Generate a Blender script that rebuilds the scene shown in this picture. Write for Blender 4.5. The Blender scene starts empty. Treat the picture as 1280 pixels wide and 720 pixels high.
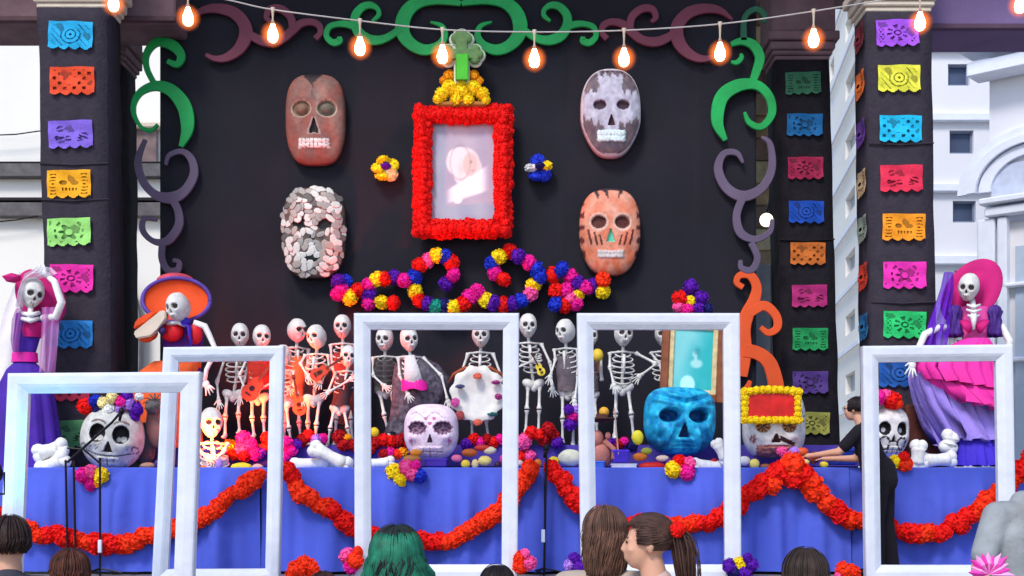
import bpy, bmesh, math, random
from mathutils import Vector, Matrix, Euler, noise
random.seed(7)
R = math.radians
sc = bpy.context.scene
COL = sc.collection

# ------------------------------------------------------------------ camera, sky, sun
FOC = 1600.0; HOR = 600.0; EYE = 1.6
cam = bpy.data.cameras.new('camera'); cam_o = bpy.data.objects.new('camera', cam); COL.objects.link(cam_o)
cam.sensor_width = 36; cam.lens = 36*FOC/1280; cam.shift_y = (HOR-360)/1280
cam.clip_end = 500; cam.clip_start = 0.1
cam_o.location = (0, 0, EYE); cam_o.rotation_euler = (R(90), 0, 0)
sc.camera = cam_o
w = bpy.data.worlds.new('World'); sc.world = w; w.use_nodes = True
nt = w.node_tree; bg = nt.nodes['Background']
sky = nt.nodes.new('ShaderNodeTexSky'); sky.sky_type = 'NISHITA'; sky.sun_disc = False
SUN_EL, SUN_AZ = 48, 205          # azimuth measured clockwise from +Y
sky.sun_elevation = R(SUN_EL); sky.sun_rotation = R(SUN_AZ); sky.altitude = 1500
sky.air_density = 1.0; sky.dust_density = 3.0
nt.links.new(sky.outputs[0], bg.inputs[0]); bg.inputs[1].default_value = 0.15
sl = bpy.data.lights.new('sun', 'SUN'); sl.energy = 1.5; sl.angle = R(14); sl.color = (1, .96, .92)
so = bpy.data.objects.new('sun', sl); COL.objects.link(so)
sd = Vector((math.sin(R(SUN_AZ))*math.cos(R(SUN_EL)), math.cos(R(SUN_AZ))*math.cos(R(SUN_EL)), math.sin(R(SUN_EL))))
so.rotation_euler = sd.to_track_quat('Z', 'Y').to_euler(); so.location = (0, 0, 20)
sc.view_settings.view_transform = 'Standard'; sc.view_settings.look = 'None'
sc.view_settings.exposure = 0.68; sc.view_settings.gamma = 1

def P(x, y, Y): return Vector(((x-640)/FOC*Y, Y, EYE+(HOR-y)/FOC*Y))

# ------------------------------------------------------------------ materials
def lin(c):
    return tuple(((v/255)/12.92 if v/255 <= .04045 else ((v/255+.055)/1.055)**2.4) for v in c)
MC = {}
def mat(name, col, rough=.7, metal=0, var=.12, vscale=6, bump=.0, bscale=40, spec=.3, trans=0, emis=None, alpha=1, sheen=0):
    if name in MC: return MC[name]
    m = bpy.data.materials.new(name); m.use_nodes = True; n = m.node_tree; b = n.nodes['Principled BSDF']
    c = lin(col)
    b.inputs['Roughness'].default_value = rough; b.inputs['Metallic'].default_value = metal
    b.inputs['Specular IOR Level'].default_value = spec
    if sheen: b.inputs['Sheen Weight'].default_value = sheen
    if trans: b.inputs['Transmission Weight'].default_value = trans
    if alpha < 1: b.inputs['Alpha'].default_value = alpha
    if emis: b.inputs['Emission Color'].default_value = (*lin(emis[0]), 1); b.inputs['Emission Strength'].default_value = emis[1]
    tc = n.nodes.new('ShaderNodeTexCoord')
    if var:
        nz = n.nodes.new('ShaderNodeTexNoise'); nz.inputs['Scale'].default_value = vscale; nz.inputs['Detail'].default_value = 5
        n.links.new(tc.outputs['Object'], nz.inputs['Vector'])
        rp = n.nodes.new('ShaderNodeValToRGB'); rp.color_ramp.elements[0].position = .3; rp.color_ramp.elements[1].position = .7
        rp.color_ramp.elements[0].color = (*[v*(1-var) for v in c], 1); rp.color_ramp.elements[1].color = (*[min(1, v*(1+var)) for v in c], 1)
        n.links.new(nz.outputs['Fac'], rp.inputs[0]); n.links.new(rp.outputs[0], b.inputs['Base Color'])
    else: b.inputs['Base Color'].default_value = (*c, 1)
    if bump:
        n2 = n.nodes.new('ShaderNodeTexNoise'); n2.inputs['Scale'].default_value = bscale; n2.inputs['Detail'].default_value = 6
        n.links.new(tc.outputs['Object'], n2.inputs['Vector'])
        bp = n.nodes.new('ShaderNodeBump'); bp.inputs['Strength'].default_value = bump; bp.inputs['Distance'].default_value = .02
        n.links.new(n2.outputs['Fac'], bp.inputs['Height']); n.links.new(bp.outputs[0], b.inputs['Normal'])
    MC[name] = m; return m
def painted(name='painted_surface', rough=.6, var=.18, vscale=22):
    if name in MC: return MC[name]
    m = bpy.data.materials.new(name); m.use_nodes = True; n = m.node_tree; b = n.nodes['Principled BSDF']
    at = n.nodes.new('ShaderNodeAttribute'); at.attribute_name = 'paint'
    tc = n.nodes.new('ShaderNodeTexCoord'); nz = n.nodes.new('ShaderNodeTexNoise'); nz.inputs['Scale'].default_value = vscale; nz.inputs['Detail'].default_value = 6
    n.links.new(tc.outputs['Object'], nz.inputs['Vector'])
    mr = n.nodes.new('ShaderNodeMapRange'); mr.inputs[1].default_value = .3; mr.inputs[2].default_value = .7; mr.inputs[3].default_value = 1-var; mr.inputs[4].default_value = 1+var
    n.links.new(nz.outputs['Fac'], mr.inputs[0])
    vm = n.nodes.new('ShaderNodeVectorMath'); vm.operation = 'SCALE'
    n.links.new(at.outputs['Color'], vm.inputs[0]); n.links.new(mr.outputs[0], vm.inputs['Scale']); n.links.new(vm.outputs[0], b.inputs['Base Color'])
    bp = n.nodes.new('ShaderNodeBump'); bp.inputs['Strength'].default_value = .35; bp.inputs['Distance'].default_value = .01
    n.links.new(nz.outputs['Fac'], bp.inputs['Height']); n.links.new(bp.outputs[0], b.inputs['Normal'])
    b.inputs['Roughness'].default_value = rough; b.inputs['Specular IOR Level'].default_value = .25
    MC[name] = m; return m

WHITE = mat('bone_white', (232, 230, 226), .6, var=.12, vscale=18, bump=.25, bscale=60)
BONE = mat('plastic_bone', (214, 212, 205), .5, var=.16, vscale=14, bump=.2)
DARK = mat('hollow_black', (30, 24, 28), .9, var=.2)

# ------------------------------------------------------------------ object helpers
def link(o): COL.objects.link(o); return o
def tag(o, label=None, cat=None, group=None, kind=None):
    if label: o['label'] = label
    if cat: o['category'] = cat
    if group: o['group'] = group
    if kind: o['kind'] = kind
    return o
def thing(name, label, cat, loc=(0, 0, 0), group=None):
    o = bpy.data.objects.new(name, None); o.empty_display_size = .1; link(o); o.location = loc
    return tag(o, label, cat, group)
def worldloc(o):
    v = Vector((0, 0, 0))
    while o: v = v + o.location; o = o.parent
    return v

class M:
    def __init__(s): s.v = []; s.f = []; s.c = []
    def add(s, vs, fs):
        b = len(s.v); s.v += [Vector(v) for v in vs]; s.f += [[i+b for i in f] for f in fs]; return s
    def box(s, c, d, rot=None):
        c = Vector(c); x, y, z = d[0]/2, d[1]/2, d[2]/2
        vs = [Vector((a, b, e)) for a in (-x, x) for b in (-y, y) for e in (-z, z)]
        if rot is not None: vs = [rot @ q for q in vs]
        return s.add([c+q for q in vs], [(0, 1, 3, 2), (4, 6, 7, 5), (0, 4, 5, 1), (2, 3, 7, 6), (0, 2, 6, 4), (1, 5, 7, 3)])
    def bbox(s, c, d, bev=.006):            # box with bevelled edges
        bm = bmesh.new(); bmesh.ops.create_cube(bm, size=1)
        for v in bm.verts: v.co = Vector((v.co.x*d[0], v.co.y*d[1], v.co.z*d[2]))
        bmesh.ops.bevel(bm, geom=bm.edges[:], offset=bev, segments=1, affect='EDGES')
        bm.verts.index_update()
        s.add([v.co+Vector(c) for v in bm.verts], [[v.index for v in f.verts] for f in bm.faces]); bm.free(); return s
    def tube(s, pts, rad, n=8, flat=1.0, cap=True):
        pts = [Vector(p) for p in pts]; m = len(pts)
        if not hasattr(rad, '__len__'): rad = [rad]*m
        t0 = (pts[1]-pts[0]).normalized(); a = Vector((0, 0, 1)) if abs(t0.z) < .9 else Vector((0, 1, 0))
        u = t0.cross(a).normalized(); b = len(s.v)
        for i, p in enumerate(pts):
            t = (pts[min(i+1, m-1)]-pts[max(i-1, 0)])
            t = t.normalized() if t.length > 1e-9 else t0
            u = (u-t*u.dot(t)); u = u.normalized() if u.length > 1e-6 else t.orthogonal().normalized()
            w_ = t.cross(u)
            for k in range(n):
                an = 2*math.pi*k/n
                s.v.append(p+u*math.cos(an)*rad[i]+w_*math.sin(an)*rad[i]*flat)
        for i in range(m-1):
            for k in range(n):
                s.f.append([b+i*n+k, b+i*n+(k+1) % n, b+(i+1)*n+(k+1) % n, b+(i+1)*n+k])
        if cap: s.f.append([b+k for k in range(n)][::-1]); s.f.append([b+(m-1)*n+k for k in range(n)])
        return s
    def ell(s, c, r, seg=12, rings=8, rot=None, disp=0, dscale=8):
        c = Vector(c)
        if not hasattr(r, '__len__'): r = (r, r, r)
        vs = []; 
        for i in range(rings+1):
            ph = math.pi*i/rings
            for k in range(seg):
                th = 2*math.pi*k/seg
                q = Vector((math.sin(ph)*math.cos(th), math.sin(ph)*math.sin(th), math.cos(ph)))
                if disp: q = q*(1+disp*noise.noise(q*dscale+c*3))
                q = Vector((q.x*r[0], q.y*r[1], q.z*r[2]))
                if rot is not None: q = rot @ q
                vs.append(c+q)
        fs = [(i*seg+k, (i+1)*seg+k, (i+1)*seg+(k+1) % seg, i*seg+(k+1) % seg) for i in range(rings) for k in range(seg)]
        return s.add(vs, fs)
    def lathe(s, c, prof, n=24, sx=1, sy=1, ruff=None, rot=None):   # prof: (r,z)
        c = Vector(c); b = len(s.v)
        for i, (r, z) in enumerate(prof):
            for k in range(n):
                th = 2*math.pi*k/n; rr = r
                if ruff: rr = r*(1+ruff(i, th))
                q = Vector((rr*math.cos(th)*sx, rr*math.sin(th)*sy, z))
                if rot is not None: q = rot @ q
                s.v.append(c+q)
        for i in range(len(prof)-1):
            for k in range(n):
                s.f.append([b+i*n+k, b+i*n+(k+1) % n, b+(i+1)*n+(k+1) % n, b+(i+1)*n+k])
        return s
    def prism(s, poly, y0, y1):               # poly of (x,z), extruded along Y
        n = len(poly); b = len(s.v)
        s.v += [Vector((x, y0, z)) for x, z in poly]+[Vector((x, y1, z)) for x, z in poly]
        s.f.append([b+i for i in range(n)]); s.f.append([b+n+i for i in range(n)][::-1])
        for i in range(n): s.f.append([b+i, b+n+i, b+n+(i+1) % n, b+(i+1) % n])
        return s
    def build(s, name, m, parent=None, smooth=False, at=None, angle=None):
        org = worldloc(parent) if parent else (Vector(at) if at is not None else Vector((0, 0, 0)))
        me = bpy.data.meshes.new(name); me.from_pydata([v-org for v in s.v], [], s.f)
        bm = bmesh.new(); bm.from_mesh(me); bmesh.ops.remove_doubles(bm, verts=bm.verts, dist=1e-5)
        bmesh.ops.recalc_face_normals(bm, faces=bm.faces); bm.to_mesh(me); bm.free()
        if smooth:
            for p in me.polygons: p.use_smooth = True
        me.materials.append(m); o = bpy.data.objects.new(name, me); link(o)
        if parent: o.parent = parent
        elif at is not None: o.location = at
        return o
def put(me_obj_mesh, name, parent, loc, rot=None, scale=1, material=None):
    """an object sharing mesh data, placed at world location loc under parent"""
    o = bpy.data.objects.new(name, me_obj_mesh); link(o)
    if parent: o.parent = parent
    o.location = Vector(loc)-(worldloc(parent) if parent else Vector((0, 0, 0)))
    if rot is not None: o.rotation_euler = rot
    o.scale = (scale,)*3 if not hasattr(scale, '__len__') else scale
    if material: o.material_slots[0].link = 'OBJECT'; o.material_slots[0].material = material
    return o
def cr(pts, n=8):                                       # catmull-rom through tuples
    out = []; m = len(pts)
    for i in range(m-1):
        p0, p1, p2, p3 = pts[max(i-1, 0)], pts[i], pts[i+1], pts[min(i+2, m-1)]
        for k in range(n):
            t = k/n
            out.append(tuple(.5*((2*b)+(-a+c)*t+(2*a-5*b+4*c-d)*t*t+(-a+3*b-3*c+d)*t**3) for a, b, c, d in zip(p0, p1, p2, p3)))
    out.append(tuple(pts[-1])); return out

# ------------------------------------------------------------------ setting: ground, stage, arcade, far buildings
M().box((0, 20, -.25), (240, 240, .5)).build('ground', mat('plaza_stone', (150, 145, 140), .85, var=.2, vscale=2, bump=.3))['kind'] = 'structure'
stg = thing('stage_platform', 'low grey wooden stage platform carrying the altar and the white frames', 'stage', (0, 12.4, 0))
m = M(); m.box((0, 12.75, .34), (13, 4.9, .68)); m.build('stage_base', mat('stage_skirt', (60, 58, 66), .9), stg)
for i in range(13):
    M().bbox((-6+i*1.0, 12.75, .70), (.985, 4.92, .039), .004).build('stage_board', mat('stage_deck', (120, 116, 118), .8, bump=.2), stg)

CLOTH_BLK = mat('black_wrap_cloth', (60, 54, 63), .95, var=.14, vscale=9, bump=.5, bscale=25, spec=.1)
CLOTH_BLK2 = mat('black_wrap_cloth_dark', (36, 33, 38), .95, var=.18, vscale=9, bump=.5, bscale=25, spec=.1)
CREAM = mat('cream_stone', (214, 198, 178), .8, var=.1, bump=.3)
BROWN = mat('brown_stone', (118, 92, 98), .9, var=.25, vscale=3, bump=.4, bscale=12)  # on the far capitals this brown carries their shade in the colour
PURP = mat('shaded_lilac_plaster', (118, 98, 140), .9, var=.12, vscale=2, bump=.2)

def wrapped_column(label, xa, xb, xa2, xb2, Y, dep, ytop, mcloth, mcap, seams):
    """xa..xb pixel edges at the top, xa2..xb2 at tabletop height"""
    t0, b0 = P(xa, ytop, Y), P(xa2, 585, Y); t1, b1 = P(xb, ytop, Y), P(xb2, 585, Y)
    cx = (t0.x+t1.x)/2
    root = thing('wrapped_column', label, 'column', (cx, Y+dep/2, .72), 'columns wrapped in black cloth')
    n = 46; zt = t0.z; zb = .72; m = M(); rows = []
    ring = [(0, 0), (.25, 0), (.5, 0), (.75, 0), (1, 0), (1, .5), (1, 1), (.5, 1), (0, 1), (0, .5)]
    for i in range(n+1):
        z = zb+(zt-zb)*i/n; f = (z-b0.z)/(t0.z-b0.z)
        l = b0.x+(t0.x-b0.x)*f; r = b1.x+(t1.x-b1.x)*f
        row = []
        for (a, d) in ring:
            x = l+(r-l)*a; y = Y+dep*d
            w_ = .012*noise.noise(Vector((x*3, y*4, z*2.2)))+.006*math.sin(z*9+a*3)*noise.noise(Vector((z*1.3, a, 5)))
            row.append(Vector((x+(w_ if a in (0, 1) else 0)*1.2, y+(w_-.012 if d == 0 else 0), z)))
        rows.append(row)
    k = len(ring); vs = [v for r_ in rows for v in r_]
    m.add(vs, [(i*k+j, i*k+(j+1) % k, (i+1)*k+(j+1) % k, (i+1)*k+j) for i in range(n) for j in range(k)]+[tuple(range(k)), tuple((n)*k+j for j in range(k))[::-1]])
    m.build('cloth_wrap', mcloth, root, smooth=True)
    for sy in seams:
        z = P(0, sy, Y).z; f = (z-b0.z)/(t0.z-b0.z); l = b0.x+(t0.x-b0.x)*f; r = b1.x+(t1.x-b1.x)*f
        M().tube([Vector((l-.005, Y-.022, z)), Vector((l*.5+r*.5, Y-.028, z-.015)), Vector((r+.005, Y-.022, z+.005))], .009, 6).build('fold', mcloth, root)
    cap = M(); wd = t1.x-t0.x
    for dz, ex, hh in ((.0, .02, .05), (.052, .07, .05), (.105, .12, .09), (.2, .2, .10), (.305, .12, .75)):
        cap.bbox((cx, Y+dep/2, zt+dz+hh/2), (wd+ex, dep+ex, hh), .012)
    cap.build('capital', mcap, root)
    return root
wrapped_column('leftmost near column in black cloth with cyan to green paper banners', 47, 133, 61, 141, 12.85, .45, 10, CLOTH_BLK, CREAM, (250, 205))
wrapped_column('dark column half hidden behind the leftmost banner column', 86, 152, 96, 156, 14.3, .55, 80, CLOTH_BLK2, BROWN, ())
wrapped_column('tall near right column in black cloth with purple to blue paper banners', 1083, 1163, 1092, 1172, 12.85, .45, 15, CLOTH_BLK, CREAM, (180, 378))
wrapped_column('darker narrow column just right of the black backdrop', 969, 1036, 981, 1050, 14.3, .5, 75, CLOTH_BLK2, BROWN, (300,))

# lintel beams over the columns and the roof slab
b = thing('lintel_beam', 'brown plaster lintel beam above the left columns', 'beam', (-5.2, 13.6, 6.4))
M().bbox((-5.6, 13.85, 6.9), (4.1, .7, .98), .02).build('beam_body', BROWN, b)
M().bbox((-5.6, 13.47, 6.45), (4.12, .05, .06), .01).build('moulding', mat('beam_dark_edge', (84, 62, 66), .9), b)
b = thing('lintel_beam', 'lilac plaster lintel beam above the white building at right', 'beam', (5.2, 13.6, 6.4))
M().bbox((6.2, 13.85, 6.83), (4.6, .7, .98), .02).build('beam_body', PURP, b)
M().bbox((6.2, 13.47, 6.37), (4.62, .05, .06), .01).build('moulding', mat('beam_dark_edge2', (88, 66, 86), .9), b)
M().box((0, 14.6, 7.75), (17, 3.8, .16)).build('arcade_ceiling', BROWN)
o = bpy.data.objects['arcade_ceiling']; tag(o, 'plaster ceiling slab of the arcade over the altar', 'ceiling'); 

# ---- far buildings
def wall_grid(name, mat_, parent, O, U, Vv, wn, un, vn, holes, depth):
    """wall sheet in the plane O + a*U + b*V (U,V unit vectors) with rectangular openings [(a0,b0,a1,b1)], reveals going along wn"""
    xs = sorted({0, un} | {h[0] for h in holes} | {h[2] for h in holes}); zs = sorted({0, vn} | {h[1] for h in holes} | {h[3] for h in holes})
    m = M()
    pt = lambda a, c, d=0: O+U*a+Vv*c+wn*d
    for i in range(len(xs)-1):
        for j in range(len(zs)-1):
            a, c = (xs[i]+xs[i+1])/2, (zs[j]+zs[j+1])/2
            if any(h[0] < a < h[2] and h[1] < c < h[3] for h in holes): continue
            m.add([pt(xs[i], zs[j]), pt(xs[i+1], zs[j]), pt(xs[i+1], zs[j+1]), pt(xs[i], zs[j+1])], [(0, 1, 2, 3)])
    for h in holes:
        q = [(h[0], h[1]), (h[2], h[1]), (h[2], h[3]), (h[0], h[3])]
        for k in range(4):
            a, b_ = q[k], q[(k+1) % 4]
            m.add([pt(*a), pt(*b_), pt(*b_, depth), pt(*a, depth)], [(0, 1, 2, 3)])
    return m.build(name, mat_, parent)
WB = mat('white_plaster', (228, 227, 231), .85, var=.05, vscale=.6, bump=.15, bscale=8)
WB2 = mat('white_plaster_trim', (232, 236, 246), .85, var=.04, bump=.1)
WL = mat('warm_white_plaster', (240, 236, 228), .85, var=.05, vscale=.5, bump=.15, bscale=8)
GLS = mat('dim_blue_window_pane', (74, 86, 112), .6, var=.25, vscale=1.2, spec=.2)
GLS2 = mat('pale_shutter', (165, 172, 178), .6, var=.2)
# right building: front face px 1165..1245 at Y=24, and receding side face toward the gap between the columns
bl = thing('apartment_building', 'white storeyed building with small square windows behind the right columns', 'building', (8.5, 24, 0))
fx0 = P(1160, 0, 24).x
hol = []; panes = []
fl = [(1185, 80, 1212, 107), (1187, 163, 1217, 192), (1191, 251, 1220, 278), (1193, 338, 1222, 364), (1196, 425, 1224, 452)]
for (a, t, c, d) in fl:
    p0, p1 = P(a, d, 24), P(c, t, 24); hol.append((p0.x-fx0, p0.z, p1.x-fx0, p1.z))
h2 = hol+[(h[0]+1.6, h[1], h[2]+1.6, h[3]) for h in hol]
wall_grid('front_wall', WB, bl, Vector((fx0, 24, 0)), Vector((1, 0, 0)), Vector((0, 0, 1)), Vector((0, 1, 0)), 3.4, 11.5, h2, .14)
for h in h2:
    cx, cz = fx0+(h[0]+h[2])/2, (h[1]+h[3])/2; ww, hh = h[2]-h[0], h[3]-h[1]
    wo = M().box((cx, 24.13, cz), (ww, .02, hh)).build('window', GLS, bl)
    fr = M()
    for dx in (-ww/2+.02, ww/2-.02): fr.box((cx+dx, 24.10, cz), (.035, .04, hh))
    for dz in (-hh/2+.02, hh/2-.02): fr.box((cx, 24.095, cz+dz), (ww, .05, .035))
    fr.build('window_frame', mat('window_frame_grey', (120, 130, 155), .6), wo)
for py, hh in ((62, .10), (148, .16), (236, .16), (326, .18), (410, .16), (496, .16)):
    z = P(0, py, 24).z; M().bbox((fx0+1.7, 23.95, z), (3.5, .16, hh), .02).build('string_course', WB2, bl)
# side wing seen between the two right columns (its windows recede)
s0 = P(1078, 0, 27); s1 = P(1036, 0, 33)
U = (Vector((s0.x, 27, 0))-Vector((s1.x, 33, 0))); L = U.length; U = U.normalized(); nrm = Vector((U.y, -U.x, 0))
hs = []
for k in range(10):
    zc = .85+k*1.36
    for a, b_ in ((.3, 1.1), (3.3, 4.9)): hs.append((a, zc, b_, zc+.45))
wall_grid('side_wall', WL, bl, Vector((s1.x, 33, 0)), U, Vector((0, 0, 1)), -nrm, L, 14, hs, .16)
for k in range(10):
    z = .45+k*1.36
    pa = Vector((s1.x, 33, z))+nrm*.06; m = M(); a = math.atan2(U.y, U.x)
    m.box(pa+U*L/2, (L, .05, .09), Matrix.Rotation(a, 3, 'Z')); m.build('string_course', WB2, bl)
for h in hs:
    c = Vector((s1.x, 33, 0))+U*((h[0]+h[2])/2)+Vector((0, 0, (h[1]+h[3])/2))-nrm*.14
    M().box(c, (h[2]-h[0], .02, h[3]-h[1]), Matrix.Rotation(math.atan2(U.y, U.x), 3, 'Z')).build('window', GLS2, bl)
M().box((fx0+5, 30.3, 5.6), (9.5, 11.8, 11.2)).build('block_core', WB, bl)
# church with arch at far right
ch = thing('church_facade', 'white baroque church facade with rounded arch at the right edge', 'building', (11, 20, 0))
def arc_pts(cx, cz, r, a0, a1, n=20): return [(cx+r*math.cos(R(a0+(a1-a0)*k/n)), cz+r*math.sin(R(a0+(a1-a0)*k/n))) for k in range(n+1)]
cP = P(1283, 240, 20)
M().box((P(1240, 0, 20).x+2.5, 20.6, 5.5), (5, .6, 11)).build('wall', WB, ch)
for r0, r1, dy in ((.92, .80, .10), (.78, .67, .16), (.65, .50, .09)):
    a = arc_pts(cP.x, cP.z, r0*1.0, 0, 180)+arc_pts(cP.x, cP.z, r1*1.0, 180, 0)
    m = M(); n = 21
    pts = a
    for i in range(n-1):
        q = [pts[i], pts[i+1], pts[2*n-2-i], pts[2*n-1-i]]
        m.prism(q, 20.3-dy, 20.3)
    m.build('arch_moulding', WB2, ch)
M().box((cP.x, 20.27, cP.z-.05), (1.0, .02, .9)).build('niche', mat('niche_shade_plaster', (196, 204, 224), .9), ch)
for (py, wpx, hh, dy) in ((92, 1228, .22, .45), (66, 1222, .14, .62), (55, 1216, .10, .75), (255, 1236, .10, .30), (268, 1240, .14, .22), (360, 1252, .07, .16), (452, 1252, .07, .16), (30, 1218, .3, .5)):
    z = P(0, py, 20).z; xl = P(wpx, 0, 20).x
    M().bbox((xl+2, 20.3-dy/2, z), (4, dy, hh), .02).build('cornice', WB2, ch)
for px, ww in ((1240, .22), (1256, .12)):
    x = P(px, 0, 20).x; zt = P(0, 275, 20).z; M().bbox((x, 20.22, zt/2), (ww, .16, zt), .02).build('pilaster', WB2, ch)
M().box((P(1275, 0, 20).x+.3, 20.26, 2.9), (.8, .03, 4.6)).build('panel', mat('blue_grey_panel', (178, 192, 210), .7, var=.06), ch)
pvx = P(1216, 0, 20).x
for o in list(ch.children):
    for v in o.data.vertices:
        wx, wy = v.co.x+ch.location.x-pvx, v.co.y+ch.location.y-20.3; wx *= 1.25; a = R(-42)
        v.co.x = pvx+wx*math.cos(a)-wy*math.sin(a)-ch.location.x; v.co.y = 20.3+wx*math.sin(a)+wy*math.cos(a)-ch.location.y
# left building
lb = thing('plaster_building', 'bright cream building with grey ledges behind the left columns', 'building', (-10, 22, 0))
M().box((-9.5, 24, 5.5), (13, 3.8, 11)).build('wall', WL, lb)
GRY = mat('grey_ledge', (104, 100, 100), .9, var=.25, bump=.4)
for py, hh, m_ in ((213, .26, GRY), (263, .24, GRY), (205, .05, mat('dark_ledge_line', (46, 42, 44), .9)), (250, .06, mat('dark_ledge_line', (46, 42, 44), .9))):
    z = P(0, py, 22).z; M().bbox((-9.5, 22.02, z), (13, .22, hh), .015).build('ledge', m_, lb)
M().bbox(P(178, 180, 22)+Vector((0, .05, 0)), (.5, .1, .75), .02).build('window', mat('dim_brown_window', (120, 100, 98), .6, var=.3), lb)
M().bbox(P(178, 158, 22)+Vector((0, -.02, 0)), (.75, .2, .1), .02).build('window_head', CREAM, lb)
xa = P(150, 0, 21.9).x; xb = P(176, 0, 21.9).x; zt = P(0, 400, 21.9).z
poly = [(xa-.3, 0), (xb, 0), (xb, zt)]+[(xb-.65*(1-math.cos(R(a))), zt+.85*math.sin(R(a))) for a in range(10, 91, 16)]+[(xa-.3, zt+.9)]
M().prism(poly, 21.8, 21.95).build('doorway', mat('grey_stone_doorway', (128, 126, 128), .9, var=.25, vscale=3, bump=.5), lb)
for px, py in ((0, 0),):
    M().tube([P(-30, 170, 21.9), P(20, 168, 21.9), P(55, 163, 21.9)], .012, 5).build('wire', DARK, lb)
    M().tube([P(-30, 280, 21.9), P(20, 275, 21.9), P(48, 270, 21.9)], .012, 5).build('wire', DARK, lb)
# strip right of the backdrop: warm stone pier + pale banner behind the scroll
pr = thing('stone_pier', 'mottled warm stone pier glimpsed between backdrop and right column', 'pier', P(965, 600, 16.5))
m = M(); 
for k in range(16):
    z = P(0, 330, 16.5).z+.02+k*.29
    M().bbox((P(957, 0, 16.5).x+.02*random.uniform(-1, 1), 16.6, z), (.50, .3, .28), .02).build('stone', mat('mottled_stone%d' % (k % 3), ((170, 150, 118), (196, 186, 150), (140, 122, 108))[k % 3], .9, var=.35, vscale=5, bump=.6, bscale=15), pr)
M().bbox((P(957, 0, 16.5).x, 16.7, 1.0), (.52, .25, 2), .02).build('stone', mat('mottled_stone0', (170, 150, 118)), pr)
pp = thing('painted_post', 'pale blue-grey post behind the orange scroll', 'post', P(952, 600, 15))
za, zb_ = 0.72, P(0, 330, 15).z
M().bbox((P(954, 0, 15).x, 15.05, (za+zb_)/2), (.24, .06, zb_-za), .01).build('post_face', mat('pale_blue_post', (150, 165, 182), .6, var=.15), pp)
M().bbox((P(966, 0, 15).x, 15.0, (za+zb_)/2), (.05, .05, zb_-za), .01).build('post_edge', mat('grey_post_edge', (110, 118, 130), .6), pp)

# ------------------------------------------------------------------ backdrop
bdm = mat('black_backdrop_cloth', (40, 39, 46), .95, var=.12, vscale=1.2, bump=.25, bscale=90, spec=.12)
bt = thing('backdrop', 'large black cloth backdrop behind the masks and skeletons', 'backdrop', (-.5, 14, .72))
x0, x1 = P(202, 0, 14).x, P(943, 0, 14).x; z0, z1 = .72, 7.3; m = M(); nx, nz = 160, 60
vs = []
for j in range(nz+1):
    for i in range(nx+1):
        x = x0+(x1-x0)*i/nx; z = z0+(z1-z0)*j/nz
        y = 14+.035*noise.noise(Vector((x*1.1, 0, z*.7)))+.014*noise.noise(Vector((x*4, 3, z*1.5)))-.012*math.exp(-(((x+3.2)%1.5-.75)/.02)**2)
        y -= .014*math.exp(-((z-P(0, 160, 14).z-.05*noise.noise(Vector((x, 1, 1))))/.03)**2)*.5
        vs.append(Vector((x, y, z)))
m.add(vs, [(j*(nx+1)+i, j*(nx+1)+i+1, (j+1)*(nx+1)+i+1, (j+1)*(nx+1)+i) for j in range(nz) for i in range(nx)])
m.build('cloth_sheet', bdm, bt, smooth=True)
fr = M(); fr.box(((x0+x1)/2, 14.08, 7.25), (x1-x0+.1, .06, .06)); fr.box((x0, 14.08, 4), (.06, .06, 6.5)); fr.box((x1, 14.08, 4), (.06, .06, 6.5))
fr.build('backdrop_frame', mat('dark_steel', (40, 40, 44), .5, .6), bt)

# ------------------------------------------------------------------ painted scroll boards
GRN = mat('green_paint', (22, 158, 76), .5, var=.28, vscale=2.2, bump=.2)
GRD = mat('dark_green_paint', (34, 92, 66), .6, var=.25, vscale=2.5)
MAR = mat('shaded_maroon_paint', (112, 56, 72), .7, var=.18, vscale=2.2)  # maroon dimmed in the colour for the ceiling shade up there
PPL = mat('grey_purple_paint', (98, 84, 106), .7, var=.18, vscale=2.5)
ORG = mat('orange_paint', (226, 84, 30), .5, var=.15, vscale=2)
PT = mat
def stroke(m, pts, Y, dy=0, mirror=None):
    """flat cut board following a curved line; points (px,py,width_px)"""
    pts = cr(pts, 7)
    if mirror: pts = [(2*mirror-a, b, c) for a, b, c in pts]
    p2 = [P(a, b, Y) for a, b, c in pts]; ws = [max(2, c*1.22)*Y/FOC/2 for a, b, c in pts]; n = len(p2); yf = Y-dy; th = .035
    vs = []
    for i in range(n):
        t = p2[min(i+1, n-1)]-p2[max(i-1, 0)]; t = t.normalized(); nn = Vector((-t.z, 0, t.x))
        a, c = p2[i]+nn*ws[i], p2[i]-nn*ws[i]
        bev = .006
        vs += [Vector((a.x, yf+th, a.z)), Vector((a.x, yf+bev, a.z)), a-nn*bev+Vector((0, -dy, 0)), c+nn*bev+Vector((0, -dy, 0)), Vector((c.x, yf+bev, c.z)), Vector((c.x, yf+th, c.z))]
    k = 6; fs = [(i*k+j, i*k+(j+1) % k, (i+1)*k+(j+1) % k, (i+1)*k+j) for i in range(n-1) for j in range(k)]
    fs += [tuple(range(k)), tuple((n-1)*k+j for j in range(k))[::-1]]
    m.add(vs, fs)
def scroll(label, strokes, material, group='painted scroll boards around the backdrop', Y=13.9, mirror=None, name='painted_scroll'):
    m = M(); a = strokes[0][0]
    for i, s in enumerate(strokes): stroke(m, s, Y, dy=.003*i, mirror=mirror)
    c = P(a[0] if not mirror else 2*mirror-a[0], a[1], Y)
    o = m.build(name, material, at=c)
    return tag(o, label, 'scroll', group)
MX = 576.5
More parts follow.
